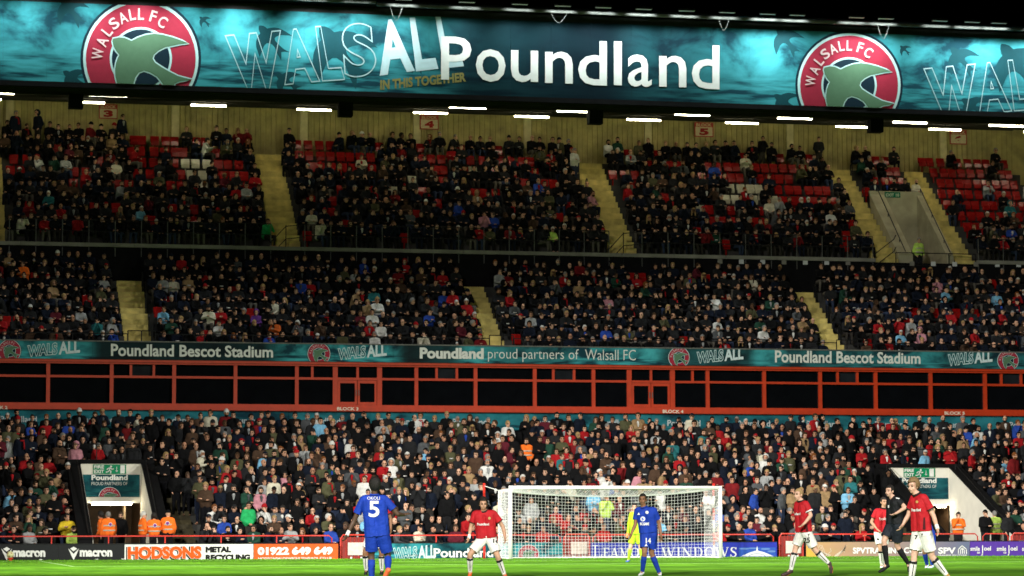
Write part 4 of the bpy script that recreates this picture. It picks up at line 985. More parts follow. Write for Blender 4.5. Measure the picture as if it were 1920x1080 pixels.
def hair_geo(c, Rm, style, k=1.0, nu=14, nv=10):
    """open shell hugging the skull; returns verts, faces"""
    c = np.array(c, float); V, F = ellipsoid((0, 0, 0), (1, 1, 1), None, nu, nv); V = np.array(V)
    r = {'short': (.083, .106, .106), 'crop': (.0785, .100, .100), 'full': (.092, .112, .118), 'long': (.094, .114, .112), 'beanie': (.088, .112, .125), 'cap': (.086, .110, .102), 'fringe': (.084, .106, .08), 'hood': (.115, .13, .135)}[style]
    W = V*np.array(r)+np.array([0, .016 if style != 'hood' else .03, .028])
    keep = []
    for f in F:
        m = W[list(f)].mean(0); y, z = m[1], m[2]
        if style in ('short', 'crop', 'full'): ok = z > (.066 if y < -.045 else (-.01 if y < .035 else -.065))
        elif style == 'long': ok = z > (.062 if y < -.05 else (-.12))
        elif style == 'fringe': ok = (z > -.06) and (z < .075) and y > -.02
        elif style in ('beanie', 'cap'): ok = z > .045-.2*max(0, y)
        else: ok = not (y < -.045 and -.115 < z < .09)
        if ok: keep.append(f)
    W = [c+Rm@(w*k) for w in W]
    if style == 'cap':
        b = len(W)
        for t in np.linspace(-1, 1, 6):
            W.append(c+Rm@(np.array([.075*t, -.085+.03*abs(t), .05])*k)); W.append(c+Rm@(np.array([.06*t, -.175+.05*t*t, .038])*k))
        for i in range(5): keep.append((b+2*i, b+2*i+1, b+2*i+3, b+2*i+2))
    if style == 'long':
        for s_ in (-1, 1):
            v, f = capsule(c+Rm@(np.array([s_*.07, .03, 0])*k), .035*k, c+Rm@(np.array([s_*.085, .0, -.22])*k), .022*k, 6); b = len(W); W += list(v); keep += [tuple(b+i for i in q) for q in f]
    W = np.array(W); used = sorted({i for f in keep for i in f}); mp_ = {u: i for i, u in enumerate(used)}
    return W[used], [tuple(mp_[i] for i in f) for f in keep]
def tri(F):
    out = []
    for f in F:
        for i in range(1, len(f)-1): out.append((f[0], f[i], f[i+1]))
    return np.array(out, np.int32).reshape(-1, 3)

# ------------------------------------------------------------------ spectators: a family of poses
L3 = lambda a, b, t: np.array(a, float)*(1-t)+np.array(b, float)*t
ARM_ST = {'arms down': [((.245, .02, 1.13), (.25, -.06, .88))]*2, 'arms folded': [((.25, -.06, 1.14), (-.06, -.20, 1.19)), ((.25, -.06, 1.14), (-.08, -.21, 1.15))], 'hands in pockets': [((.275, .05, 1.12), (.19, -.10, .93))]*2,
          'hand on chin': [((.21, -.16, 1.14), (.03, -.17, 1.46)), ((.25, -.06, 1.14), (-.02, -.2, 1.14))], 'hands clasped': [((.25, -.01, 1.12), (.03, -.20, .98))]*2, 'hands to face': [((.2, -.17, 1.2), (.045, -.17, 1.5))]*2, 'clapping': [((.24, -.1, 1.15), (.035, -.27, 1.24))]*2}
ARM_SI = {'hands on knees': [((.245, -.12, .74), (.13, -.38, .62))]*2, 'arms folded': [((.25, -.10, .74), (-.06, -.24, .77)), ((.25, -.10, .74), (-.08, -.25, .73))], 'hands clasped': [((.24, -.16, .72), (.02, -.36, .66))]*2, 'hand on chin': [((.19, -.26, .72), (.03, -.25, 1.03)), ((.24, -.14, .72), (.02, -.33, .68))],
          'hands to face': [((.18, -.26, .74), (.045, -.24, 1.07))]*2, 'clapping': [((.24, -.16, .76), (.035, -.33, .84))]*2}
def pose_geo(seated, arms, yaw, lean, build, rr):
    """-> dict of part -> (verts, tris) plus head frame"""
    a = (ARM_SI if seated else ARM_ST)[arms]; b = build
    if seated: pel, chest, nk, hd, shz = (0, .05, .50), (0, -.0-lean*.5, .85), (0, -.02-lean, 1.04), (0, -.05-lean*1.25, 1.175), .965
    else: pel, chest, nk, hd, shz = (0, .0, .95), (0, -.0-lean*.5, 1.30), (0, -.0-lean, 1.47), (0, -.03-lean*1.2, 1.615), 1.415
    dy = chest[1]; sh = [np.array([s*.185*b, dy-lean*.3, shz]) for s in (1, -1)]
    J = []
    for s, (el, wr), shp in zip((1, -1), a, sh):
        J.append((shp, np.array([s*el[0]*b, el[1]-lean*.6, el[2]]), np.array([s*wr[0], wr[1]-lean*.7, wr[2]])))
    Rm = rot(yaw, rr.uniform(-.05, .14), rr.uniform(-.06, .06))
    if seated: legs = [((s*.09, .03, .50), (s*rr.uniform(.10, .17), -.40, .52), (s*rr.uniform(.10, .17), -.42+rr.uniform(-.05, .1), .09)) for s in (1, -1)]
    else: legs = [((s*.09, 0, .92), (s*.10, -.015, .50), (s*.115, .02, .09)) for s in (1, -1)]
    core = lambda g: [capsule((-.075*b, pel[1], pel[2]+.02), .105*b+g, (-.09*b, dy, chest[2]), .115*b+g), capsule((.075*b, pel[1], pel[2]+.02), .105*b+g, (.09*b, dy, chest[2]), .115*b+g), capsule(sh[0]*np.array([.8, 1, 1]), .062*b+g, sh[1]*np.array([.8, 1, 1]), .062*b+g), capsule(nk, .05+g*.9, (0, dy, shz), .075+g)]
    limbs = []; hands = []
    for s0, e0, w0 in J:
        d = (w0-e0)/np.linalg.norm(w0-e0); limbs.append((s0, e0, w0))
        hands.append([capsule(w0, .03, w0+d*.07, .036, 7), capsule(w0+d*.07, .03, w0+d*.14, .018, 7)])
    arm = lambda g: [q for s0, e0, w0 in limbs for q in (capsule(s0, .052+g, e0, .042+g, 8), capsule(e0, .042+g, L3(e0, w0, .95), .03+g, 8))]
    leg = lambda g: [q for h, k_, an in legs for q in (capsule(h, .085+g, k_, .06+g, 8), capsule(k_, .057+g, an, .04+g, 8))]
    H = head_shapes(hd, Rm, 1.14)+[capsule(np.array(hd)+Rm@np.array([0, .02, -.05]), .052, nk, .055)]
    foot = [capsule((an[0], an[1]+.02, .045), .045, (an[0]*1.08, an[1]-.15, .035), .034, 7) for h, k_, an in legs]
    return dict(core=core, arm=arm, leg=leg, H=H, hands=hands, foot=foot, hd=np.array(hd), Rm=Rm, nk=np.array(nk), chest=np.array(chest), dy=dy, pel=np.array(pel), shz=shz, b=b)
VAR = []
HSTY = ('short', 'short', 'crop', 'full', 'long', 'fringe', 'cap', 'beanie', 'hood')
rv = random.Random(11)
defs = [(False, a) for a in ('arms down', 'arms folded', 'hands in pockets', 'arms folded', 'hand on chin', 'hands clasped', 'hands in pockets', 'hands to face', 'clapping', 'arms down', 'hands in pockets')]+[(True, a) for a in ('hands on knees', 'arms folded', 'hands clasped', 'hand on chin', 'hands clasped', 'hands to face', 'clapping', 'arms folded', 'hands clasped')]
for seated, arms in defs:
    g = pose_geo(seated, arms, rv.uniform(-.5, .5), rv.uniform(.0, .07) if not seated else rv.uniform(.02, .16), rv.uniform(.92, 1.12), rv)
    v = dict(seated=seated, arms=arms, g=g)
    full = g['core'](0)+g['arm'](0)+g['leg'](0)+g['H']+[q for h in g['hands'] for q in h]+g['foot']
    v['body'] = fuse(full, .024, 2, 1300)
    v['jacket'] = fuse(g['core'](.028)+g['arm'](.022), .034, 3, 520)
    v['trousers'] = fuse(g['leg'](.018)+[capsule((-.07, g['pel'][1], g['pel'][2]), .12, (.07, g['pel'][1], g['pel'][2]), .12)], .04, 2, 220)
    v['headlo'] = fuse(g['H'], .021, 1, 250)
    v['handlo'] = fuse([q for h in g['hands'] for q in h], .03, 1, 60)
    c0, c1 = np.array([0, g['dy']-.125*g['b']-.018, g['shz']-.05]), np.array([0, g['dy']-.118*g['b']-.02, g['pel'][2]+.12])
    v['front'] = (lambda s: (np.array(s[0]), tri(s[1])))(capsule(c0+np.array([0, .015, .02]), .062, L3(c0, c1, .5), .02, 6))
    pc = L3(c0, c1, .42)+np.array([0, -.012, 0]); v['print'] = (lambda q: (np.array(q.v), tri(q.f)))(MB().box(pc[0]-.075, pc[0]+.075, pc[1]-.004, pc[1]+.03, pc[2]-.022, pc[2]+.022))
    ring = [(g['nk'][0]+.085*math.cos(t), g['nk'][1]-.005+.085*math.sin(t), g['nk'][2]-.02-.02*math.sin(t+math.pi)) for t in np.linspace(0, 2*math.pi, 9)[:-1]]
    mbx = MB(); mbx.tube(ring, .035, 5, True); mbx.tube([c0+np.array([.05, -.01, .04]), c0+np.array([.06, -.02, -.1]), L3(c0, c1, .8)+np.array([.065, -.03, 0])], .032, 5)
    v['scarf'] = (np.array(mbx.v), tri(mbx.f))
    v['hair'] = {s_: (lambda q: (q[0], tri(q[1])))(hair_geo(g['hd'], g['Rm'], s_, 1.17)) for s_ in set(HSTY)}
    # brows and beard belong with the hair
    Pm = lambda x, y, z: g['hd']+g['Rm']@(np.array([x, y, z])*1.14)
    bv = []
    for s_ in (-1, 1): bv.append(capsule(Pm(s_*.018, -.092, .030), .0085, Pm(s_*.05, -.075, .030), .0075, 5)); bv.append(capsule(Pm(s_*.024, -.083, .006), .011, Pm(s_*.042, -.074, .006), .010, 5))
    Vb = []; Fb = []
    for q0, q1 in bv: o_ = len(Vb); Vb += list(q0); Fb += [tuple(o_+i for i in f) for f in q1]
    v['brow'] = (np.array(Vb), tri(Fb))
    bd = ellipsoid(Pm(0, -.030, -.062), (.069, .076, .071), g['Rm'], 10, 8); fb = [f for f in bd[1] if (g['Rm'].T@(np.mean([bd[0][i] for i in f], axis=0)-g['hd']))[2] < -.045]
    v['beard'] = (np.array(bd[0]), tri(fb))
    VAR.append(v)
ST = [i for i, v in enumerate(VAR) if not v['seated']]; SI = [i for i, v in enumerate(VAR) if v['seated']]

TOPS = {'black': (.0045, .0045, .005), 'navy': (.006, .009, .018), 'charcoal': (.015, .0155, .017), 'mid grey': (.07, .075, .08), 'pale grey': (.28, .29, .29), 'white': (.58, .58, .55), 'red': (.30, .010, .013), 'dark red': (.15, .010, .012), 'dark green': (.014, .05, .032), 'olive': (.07, .07, .035),
        'tan': (.26, .17, .085), 'blue': (.02, .055, .30), 'sky blue': (.17, .40, .58), 'brown': (.06, .035, .022), 'pink': (.45, .20, .24), 'teal': (.02, .13, .14), 'yellow': (.68, .50, .03), 'cream': (.55, .52, .40), 'lime': (.48, .68, .13), 'green': (.02, .33, .10), 'orange': (.85, .16, .02), 'purple': (.12, .04, .22), 'maroon': (.09, .012, .02), 'burnt orange': (.5, .10, .02)}
WTS = dict(black=.44, navy=.13, charcoal=.13, **{'mid grey': .03, 'pale grey': .024, 'white': .018, 'red': .065, 'dark red': .03, 'dark green': .025, 'olive': .03, 'tan': .01, 'blue': .018, 'sky blue': .009, 'brown': .035, 'pink': .004, 'teal': .006, 'cream': .013, 'maroon': .02})
HAIRC = {'dark': (.012, .009, .007), 'brown': (.045, .025, .013), 'grey': (.20, .19, .18), 'white': (.5, .49, .46), 'blond': (.32, .21, .09), 'ginger': (.16, .055, .015)}
SKINS = [(.52, .28, .18), (.57, .32, .21), (.46, .24, .15), (.54, .30, .20), (.60, .35, .24), (.42, .21, .13), (.12, .06, .035)]
TROUS = [(.006, .006, .008), (.008, .011, .022), (.025, .036, .07), (.03, .026, .022), (.01, .01, .011), (.006, .006, .008), (.10, .09, .075)]
def pick(w, r):
    t = r.random()*sum(w.values())
    for k, x in w.items():
        t -= x
        if t <= 0: return k
    return k
def person_spec(seated, r, top=None):
    s = dict(seated=seated, var=r.choice(SI if seated else ST), top=top or pick(WTS, r), hs=None, hc=None, skin=r.choice(SKINS[:6]) if r.random() < .95 else SKINS[6], tr=r.choice(TROUS))
    t = r.random()
    s['hs'] = 'short' if t < .36 else 'crop' if t < .50 else 'full' if t < .60 else 'long' if t < .68 else 'fringe' if t < .73 else 'bald' if t < .79 else 'cap' if t < .90 else 'beanie' if t < .96 else 'hood'
    s['hc'] = pick({'dark': .44, 'brown': .30, 'grey': .12, 'white': .04, 'blond': .08, 'ginger': .03}, r)
    if s['hs'] == 'long': s['hc'] = pick({'dark': .3, 'brown': .35, 'blond': .3, 'ginger': .05}, r)
    s['hatc'] = pick({'black': .45, 'navy': .2, 'red': .17, 'white': .08, 'charcoal': .1}, r)
    s['scarf'] = r.random() < .035; s['front'] = (None if r.random() < .80 else pick({'white': .25, 'pale grey': .25, 'red': .22, 'black': .1, 'mid grey': .15, 'blue': .06}, r))
    s['print'] = (not s['front']) and r.random() < .13; s['beard'] = r.random() < .22 and s['hs'] != 'long'
    s['yaw'] = r.gauss(.12, .38); s['k'] = r.uniform(.94, 1.09)*(.96 if s['hs'] == 'long' else 1)
    return s
# ------------------------------------------------------------------ empty seats
def seat_mesh(name):
    bm = bmesh.new()
    def bx(x, y, z, w, d, h, tilt):
        r_ = bmesh.ops.create_cube(bm, size=1); bmesh.ops.scale(bm, vec=(w, d, h), verts=r_['verts']); bmesh.ops.rotate(bm, cent=(0, 0, 0), matrix=Matrix.Rotation(tilt, 3, 'X'), verts=r_['verts']); bmesh.ops.translate(bm, vec=(x, y, z), verts=r_['verts'])
        bmesh.ops.bevel(bm, geom=[e for e in bm.edges if all(v in r_['verts'] for v in e.verts)], offset=.022, segments=1, affect='EDGES')
    bx(0, .17, .655, .40, .05, .30, math.radians(-14)); bx(0, .05, .47, .37, .07, .24, math.radians(-4)); bx(0, .12, .22, .07, .07, .42, 0)
    me = bpy.data.meshes.new(name); bm.to_mesh(me); bm.free(); me.materials.append(mat('seat_plastic', src='obj', rough=.24, nscale=4, namt=.25, spec=.32)); return me
SEAT = seat_mesh('seat_shell')
RED_S = (.26, .006, .005); WHT_S = (.42, .40, .29)
# areas of the upper tier where the photograph shows empty seats: x0, y0, x1, y1, share empty, colour
EMPTY = [(238, 250, 345, 312, .85, 0), (341, 298, 397, 314, 1, 1), (350, 318, 386, 336, .8, 1), (372, 340, 386, 352, .8, 1), (350, 364, 372, 378, 1, 1), (346, 384, 360, 398, 1, 1), (80, 294, 112, 312, .9, 1), (226, 318, 242, 350, .9, 1), (78, 338, 92, 348, 1, 1), (70, 338, 330, 352, .45, 0), (400, 300, 462, 330, .95, 0), (300, 312, 345, 332, .6, 0), (240, 320, 335, 345, .55, 0),
         (550, 262, 590, 285, .9, 0), (545, 285, 700, 320, .75, 0), (700, 270, 730, 300, .6, 0), (790, 272, 830, 295, .9, 0), (795, 293, 905, 314, .92, 0), (756, 313, 892, 332, .85, 1), (725, 333, 770, 352, .75, 1), (795, 334, 885, 352, .6, 1), (935, 278, 1030, 302, .6, 0), (720, 352, 740, 365, .8, 0),
         (1175, 303, 1375, 322, .62, 0), (1420, 308, 1510, 330, .95, 0), (1362, 328, 1424, 348, 1, 1), (1424, 330, 1500, 350, .95, 0), (1310, 348, 1455, 370, .62, 1), (1455, 350, 1565, 372, .9, 0), (1296, 366, 1330, 388, .8, 1), (1355, 370, 1450, 392, .55, 0), (1335, 388, 1430, 410, .9, 0), (1296, 388, 1326, 405, .8, 1), (1330, 408, 1420, 424, .8, 0), (1180, 325, 1300, 345, .3, 0),
         (1585, 296, 1660, 312, .5, 0), (1640, 292, 2000, 348, .93, 0), (1590, 312, 1640, 330, .6, 0), (1760, 346, 2000, 395, .72, 0), (1790, 378, 1850, 425, .85, 0), (1850, 395, 1930, 420, .4, 0)]
MIDEMPTY = [(300, 540, 330, 560, .8), (145, 540, 165, 560, .8), (0, 585, 40, 600, .7), (950, 555, 990, 565, .6), (1380, 575, 1400, 590, .5), (1670, 562, 1830, 582, .45), (1150, 510, 1240, 520, .3), (955, 620, 975, 640, 1)]
GAP = [(978, 838, 1036, 906), (292, 862, 342, 1000)]      # dark gaps on the lower terrace
slots = []      # tier, row, x, y, z, seated, head pixel
def add_row(tier, k, y, z, seated_f, pitch, excl, rr):
    x = XL+.4+rr.uniform(0, .3)
    while x < XR-.3:
        xx = x+rr.uniform(-.07, .07)*(1.9 if tier == 'low' else 1); x += pitch
        if any(a-.1 < xx < b+.1 for a, b in excl): continue
        px, py = pr((xx, y, z+1.25))
        if not -45 < px < 1965: continue
        st = seated_f(px, k, rr); hp = pr((xx, y, z+(1.2 if st else 1.62))); slots.append([tier, k, xx, y, z, st, hp])
rs = random.Random(5)
for k in range(LOW_N):
    y = LOW_Y0+LOW_D*k; ex = [(a-.0, b+.0) for a, b in LOW_AISLES if not (a < 0 and b > -3 and False)]
    if k < kv+0: ex = ex+[(V1[0]-PT, V1[1]+PT), (V2[0]-PT, V2[1]+PT)]
    ex = [e_ for i_, e_ in enumerate(ex) if not (e_ in LOW_AISLES and (e_ == LOW_AISLES[1] or k > 4))]
    def sf(px, k_, r): 
        if px < 140 or px > 1795: return k_ < 9 and r.random() < .93
        return r.random() < (.97, .95, .82, .12, .08, .05)[min(k_, 5)]
    add_row('low', k, y, low_z(k), sf, .475, ex, rs)
for k in range(MID_N): add_row('mid', k, MID_Y0+MID_D*k, mid_z(k), lambda *a: True, .485, MID_AISLES, rs)
for k in range(UP_N):
    ex = list(UP_AISLES[:3])+[UP_AISLES[3], UP_AISLES[4]]
    if k < ku: ex = ex+[(V3[0]-.72, V3[1]+.35)]
    add_row('up', k, UP_Y0+UP_D*k, up_z(k), lambda px, k_, r: not (k_ == UP_N-1 and (1520 < px < 1580 or (r.random() < .12))), .475, ex, rs)
# people the eye finds in the photograph: head pixel, tier, top colour, hair, extra words
NOTE = [(130, 838, 'low', 'pink', 'hood', False, 'person in pink hooded top with raised hood standing high up beside the tunnel'), (147, 972, 'low', 'yellow', 'crop', True, 'person in bright yellow jacket seated beside the black tunnel parapet'),
        (457, 955, 'low', 'green', 'short', False, 'person in bright green padded jacket standing above the white recycling board'), (981, 822, 'low', 'orange', 'short', False, 'steward in orange jacket standing amid the crowd above the near goal post'),
        (1107, 925, 'low', 'sky blue', 'crop', False, 'person in pale sky blue top standing behind the goal net'), (1133, 932, 'low', 'lime', 'full', False, 'person in lime green jacket standing behind the goal net beside pale blue top'),
        (1620, 852, 'low', 'red', 'cap', False, 'person in bright red coat and cap standing high above the tan board'), (372, 905, 'low', 'olive', 'crop', False, 'person in olive zip jacket standing near the dark stairs by the tunnel'),
        (352, 893, 'low', 'charcoal', 'crop', False, 'tall person in charcoal coat standing at the edge of the dark stairs'), (536, 888, 'low', 'pink', 'crop', False, 'person in dusty pink hooded sweatshirt standing above the orange telephone board'),
        (124, 990, 'low', 'lime', 'cap', True, 'person in pale lime jacket and dark cap in the front row by the tunnel'), (428, 845, 'low', 'dark green', 'short', False, 'person in bottle green sweater standing high above the white recycling board'), (210, 830, 'low', 'mid grey', 'full', False, 'person in grey hooded sweatshirt standing above the fire exit sign'), (180, 850, 'low', 'red', 'crop', False, 'person in red and black striped shirt standing above the fire exit sign'),
        (36, 500, 'mid', 'orange', 'crop', True, 'person in orange coat seated alone amid dark coats in the middle tier'), (470, 578, 'mid', 'purple', 'hood', True, 'person in purple coat and pale hood in the middle tier'), (523, 610, 'mid', 'burnt orange', 'crop', True, 'person in burnt orange coat low in the middle tier'), (411, 570, 'mid', 'red', 'short', True, 'person in plain red top seated left of the first middle stair'),
        (575, 512, 'mid', 'red', 'short', True, 'person in red shirt with small white print in the middle tier'), (832, 516, 'mid', 'red', 'crop', True, 'person in bright red jacket beside the middle stair top'), (1050, 520, 'mid', 'red', 'crop', True, 'person in red jacket over white shirt in the middle tier'), (703, 620, 'mid', 'white', 'crop', True, 'person in white hooded top in the front of the middle tier'), (1332, 590, 'mid', 'white', 'short', True, 'person in white jacket seated in the middle tier above grey board'), (925, 515, 'mid', 'pale grey', 'crop', True, 'person in pale grey jumper at the stair edge of the middle tier'),
        (384, 268, 'up', 'white', 'crop', True, 'bearded person in white top glowing amid the dark upper rows'), (488, 418, 'up', 'green', 'full', True, 'person in green jacket at the end of the upper front rail'), (216, 300, 'up', 'cream', 'short', True, 'person in cream sweatshirt among red seats of the upper tier'), (1557, 405, 'up', 'white', 'cap', True, 'person in white hooded coat seated near the upper stair'), (933, 405, 'up', 'blue', 'crop', True, 'person in bright blue coat in the upper tier'), (590, 405, 'up', 'cream', 'short', True, 'person in cream jacket close to the first upper stair'), (1108, 275, 'up', 'white', 'crop', False, 'person in white tee shirt standing at the top of the upper stair'), (1026, 430, 'up', 'lime', 'short', True, 'person in yellow green vest in the front upper row')]
note_slot = {}
for i, (px, py, tier, *_r) in enumerate(NOTE):
    best = min((j for j, s in enumerate(slots) if s[0] == tier and j not in note_slot), key=lambda j: (pr((slots[j][2], slots[j][3], slots[j][4]+(1.2 if _r[2] else 1.62)))[0]-px)**2+(pr((slots[j][2], slots[j][3], slots[j][4]+(1.2 if _r[2] else 1.62)))[1]-py)**2)
    note_slot[best] = i
# ------------------------------------------------------------------ building one spectator
_mc = {}
def shared(key, geo, m):
    if key not in _mc: _mc[key] = mesh_of(key[0], geo[0], geo[1], M[m], True)
    return _mc[key]
def hair_key(s): return None if s['hs'] == 'bald' else s['hs']
def make_person(s, loc, yaw, label, group, hivis=None, k=None):
    v = VAR[s['var']]; i = s['var']
    o = obj('person', shared(('body', i), v['body'], 'skin_obj'), None, s['skin']); o.location = loc; o.rotation_euler = (0, 0, yaw); kk = k or s['k']; o.scale = (kk, kk, kk)
    tag(o, label, 'person', group)
    obj('jacket', shared(('jacket', i), v['jacket'], 'cloth_obj'), o, TOPS[s['top']])
    obj('trousers', shared(('trousers', i), v['trousers'], 'cloth_obj'), o, s['tr'])
    if s['hs'] != 'bald':
        hat = s['hs'] in ('cap', 'beanie'); c = TOPS[s['hatc']] if hat else (TOPS[s['top']] if s['hs'] == 'hood' else HAIRC[s['hc']])
        obj({'cap': 'cap', 'beanie': 'beanie', 'hood': 'hood'}.get(s['hs'], 'hair'), shared(('hair_'+s['hs'], i), v['hair'][s['hs']], 'cloth_obj' if hat or s['hs'] == 'hood' else 'hair_obj'), o, c)
    obj('eyebrows', shared(('brow', i), v['brow'], 'hair_obj'), o, tuple(c*.5 for c in HAIRC['brown']))
    if s['beard']: obj('beard', shared(('beard', i), v['beard'], 'hair_obj'), o, HAIRC[s['hc']])
    if s['front']: obj('shirt_front', shared(('front', i), v['front'], 'cloth_obj'), o, TOPS[s['front']])
    if s.get('print'): obj('chest_print', shared(('print', i), v['print'], 'cloth_obj'), o, (.55, .54, .52))
    if s['scarf']: obj('scarf', shared(('scarf', i), v['scarf'], 'cloth_obj'), o, TOPS['red'])
    if hivis:
        g = v['g']; key = ('band', i)
        if key not in _mc:
            mbx = MB()
            for z in (g['pel'][2]+.10, g['pel'][2]+.27):
                n = 18; a = [((.235*g['b'])*math.cos(t), g['dy']+.158*g['b']*math.sin(t)) for t in np.linspace(0, 2*math.pi, n+1)[:-1]]
                mbx.add([(x, y, z) for x, y in a]+[(x*1.01, y*1.01, z+.05) for x, y in a], [(q, (q+1) % n, n+(q+1) % n, n+q) for q in range(n)])
            _mc[key] = mesh_of('reflective_band', mbx.v, mbx.f, mat('reflective_tape', (.45, .40, .30), .35), True)
        obj('reflective_band', _mc[key], o)
        if hivis == 'logo':
            for r_, c, dy_ in ((.075, (.6, .6, .62), 0), (.055, (.18, .04, .25), .004)):
                mbx = MB(); yb = g['dy']+.152*g['b']+.012+dy_
                mbx.add([(r_*math.cos(t), yb, g['shz']-.13+r_*math.sin(t)) for t in np.linspace(0, 2*math.pi, 15)[:-1]], [tuple(range(14))]); mbx.build('back_emblem', M['print_obj'], o, color=c)
    return o
# ------------------------------------------------------------------ fill the stand
HWORD = {'short': '{} hair', 'crop': 'cropped {} hair', 'full': 'thick {} hair', 'long': 'long {} hair', 'fringe': 'balding {} hair', 'bald': 'bald head', 'cap': '{} cap', 'beanie': '{} woolly hat', 'hood': 'hood up'}
GARM = ('jacket', 'coat', 'top')
ZONES = [(-60, 145, 'beside the near tunnel'), (300, 400, 'by the dark stairs'), (400, 478, 'above the recycling board'), (478, 560, 'above the telephone digits'), (560, 637, 'above the orange board end'), (637, 735, 'behind the first red gate'), (735, 815, 'above the outlined letters'), (815, 880, 'above the teal board'), (880, 955, 'by the near goal post'),
         (955, 1056, 'behind the net and crest'), (1056, 1110, 'behind the net and red gate'), (1110, 1200, 'behind the net beside goalkeeper'), (1200, 1280, 'behind the net, central'), (1280, 1356, 'by the far goal post'), (1356, 1460, 'above the blue board'), (1460, 1512, 'behind the captain and gate'), (1512, 1600, 'above the bird drawing'), (1600, 1700, 'above the training board'), (1700, 1790, 'by the far tunnel'), (1790, 1860, 'beyond the far tunnel'), (1860, 1990, 'above the purple board')]
ROWW = ('front row', 'second row', 'third row', 'fourth row', 'fifth row')
rp = random.Random(21)
used_labels = set(); crowd = []; n_ind = 0; n_seat = 0; seat_stuff = []
MAXIND = 252
for j, (tier, k, x, y, z, st, hp) in enumerate(slots):
    px, py = hp; note = note_slot.get(j)
    if note is None:
        e = 0; sc = RED_S
        if tier == 'up':
            spx, spy = pr((x, y, z+.75)); e = .12
            if spy < 335: e = .24
            for (a, b, c, d, p_, w) in EMPTY:
                if a <= spx <= c and b <= spy <= d: e = p_; sc = WHT_S if w else RED_S
        elif tier == 'mid':
            spx, spy = pr((x, y, z+.8)); e = .035
            for (a, b, c, d, p_) in MIDEMPTY:
                if a <= spx <= c and b <= spy <= d: e = p_
        else:
            e = .03 if k > 2 else .05
            aisle = any(a-.1 < x < b+.1 for a, b in LOW_AISLES)
            if aisle: e = 0 if k < 4 else .45
            if 1745 < px and k == LOW_N-1: e = .45
        if rp.random() < e:
            if tier == 'low' or e > 1: continue
            if n_seat < 300:
                o = obj('seat', SEAT, upper if tier == 'up' else middle, sc); o.location = (x, y-.03, z); o.rotation_euler = (0, 0, rp.uniform(-.02, .02)); n_seat += 1
            else: seat_stuff.append((x, y-.03, z))
            continue
    s = person_spec(st, rp)
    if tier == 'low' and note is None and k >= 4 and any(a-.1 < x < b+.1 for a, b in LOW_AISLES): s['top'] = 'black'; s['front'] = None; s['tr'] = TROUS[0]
    if tier != 'low': s['k'] *= .94
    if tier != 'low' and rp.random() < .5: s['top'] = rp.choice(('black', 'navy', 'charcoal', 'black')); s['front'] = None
    if note is not None:
        nn = NOTE[note]; s['top'] = nn[3]; s['hs'] = nn[4]; s['front'] = 'white' if 'over white' in nn[6] else None; s['scarf'] = False; s['seated'] = nn[5]; s['var'] = rp.choice(SI if nn[5] else ST)
        if 'white hood' in nn[6] and nn[4] == 'hood': pass
        s['hatc'] = 'red' if nn[3] == 'red' else 'black'
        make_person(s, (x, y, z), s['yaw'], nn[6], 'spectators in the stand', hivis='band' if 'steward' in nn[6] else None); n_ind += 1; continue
    if tier == 'low' and k <= 3 and -8 < px < 1928 and n_ind < MAXIND:
        zn = next((w for a, b, w in ZONES if a <= px < b), None)
        if zn:
            for _t in range(60):
                pose = VAR[s['var']]['arms']; hc = s['hatc'] if s['hs'] in ('cap', 'beanie') else s['hc']
                base = f"person in {s['top']} jacket, {HWORD[s['hs']].format(hc)}"
                row = ROWW[k]
                lab = f"{base}, {row} {zn}"
                if lab not in used_labels: break
                lab = f"{base}, {pose}, {row} {zn}"
                if lab not in used_labels and len(lab.split()) <= 16: break
                s = person_spec(st, rp)
            used_labels.add(lab)
            make_person(s, (x, y+rp.uniform(-.1, .1), z), s['yaw'], lab, 'spectators in the stand'); n_ind += 1; continue
    crowd.append((s, (x, y+rp.uniform(-.12, .12), z)))
# everyone beyond the three hundred nearest: one mesh
VV = []; TT = []; CC = []; off = 0
def push(geo, Rz, k, loc, col):
    global off
    V, T = geo; W = (V*k)@Rz.T+np.array(loc); VV.append(W); TT.append(np.asarray(T)+off); off += len(W); CC.append(np.tile(np.array([*col, 1.0]), (len(W), 1)))
for s, loc in crowd:
    v = VAR[s['var']]; Rz = rot(s['yaw']); k = s['k']
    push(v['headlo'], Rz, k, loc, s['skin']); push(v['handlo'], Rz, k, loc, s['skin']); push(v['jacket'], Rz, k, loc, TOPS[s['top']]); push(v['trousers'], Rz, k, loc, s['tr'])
    if s['hs'] != 'bald': push(v['hair'][s['hs']], Rz, k, loc, TOPS[s['hatc']] if s['hs'] in ('cap', 'beanie') else TOPS[s['top']] if s['hs'] == 'hood' else HAIRC[s['hc']])
    push(v['brow'], Rz, k, loc, (.02, .012, .008))
    if s['beard']: push(v['beard'], Rz, k, loc, HAIRC[s['hc']])
    if s['front']: push(v['front'], Rz, k, loc, TOPS[s['front']])
    if s.get('print'): push(v['print'], Rz, k, loc, (.5, .49, .47))
    if s['scarf']: push(v['scarf'], Rz, k, loc, TOPS['red'])
V = np.concatenate(VV); T = np.concatenate(TT); Cc = np.concatenate(CC)
me = bpy.data.meshes.new('crowd'); me.vertices.add(len(V)); me.vertices.foreach_set('co', V.ravel()); me.loops.add(len(T)*3); me.loops.foreach_set('vertex_index', T.ravel().astype(np.int32))
me.polygons.add(len(T)); me.polygons.foreach_set('loop_start', np.arange(0, len(T)*3, 3, dtype=np.int32)); me.polygons.foreach_set('use_smooth', np.ones(len(T), bool))
me.update(calc_edges=True); at_ = me.color_attributes.new('col', 'FLOAT_COLOR', 'POINT'); at_.data.foreach_set('color', Cc.ravel()); me.materials.append(M['cloth_attr'])
tag(obj('crowd', me), 'spectators packed along the rows of the stand', 'crowd', kind='stuff')
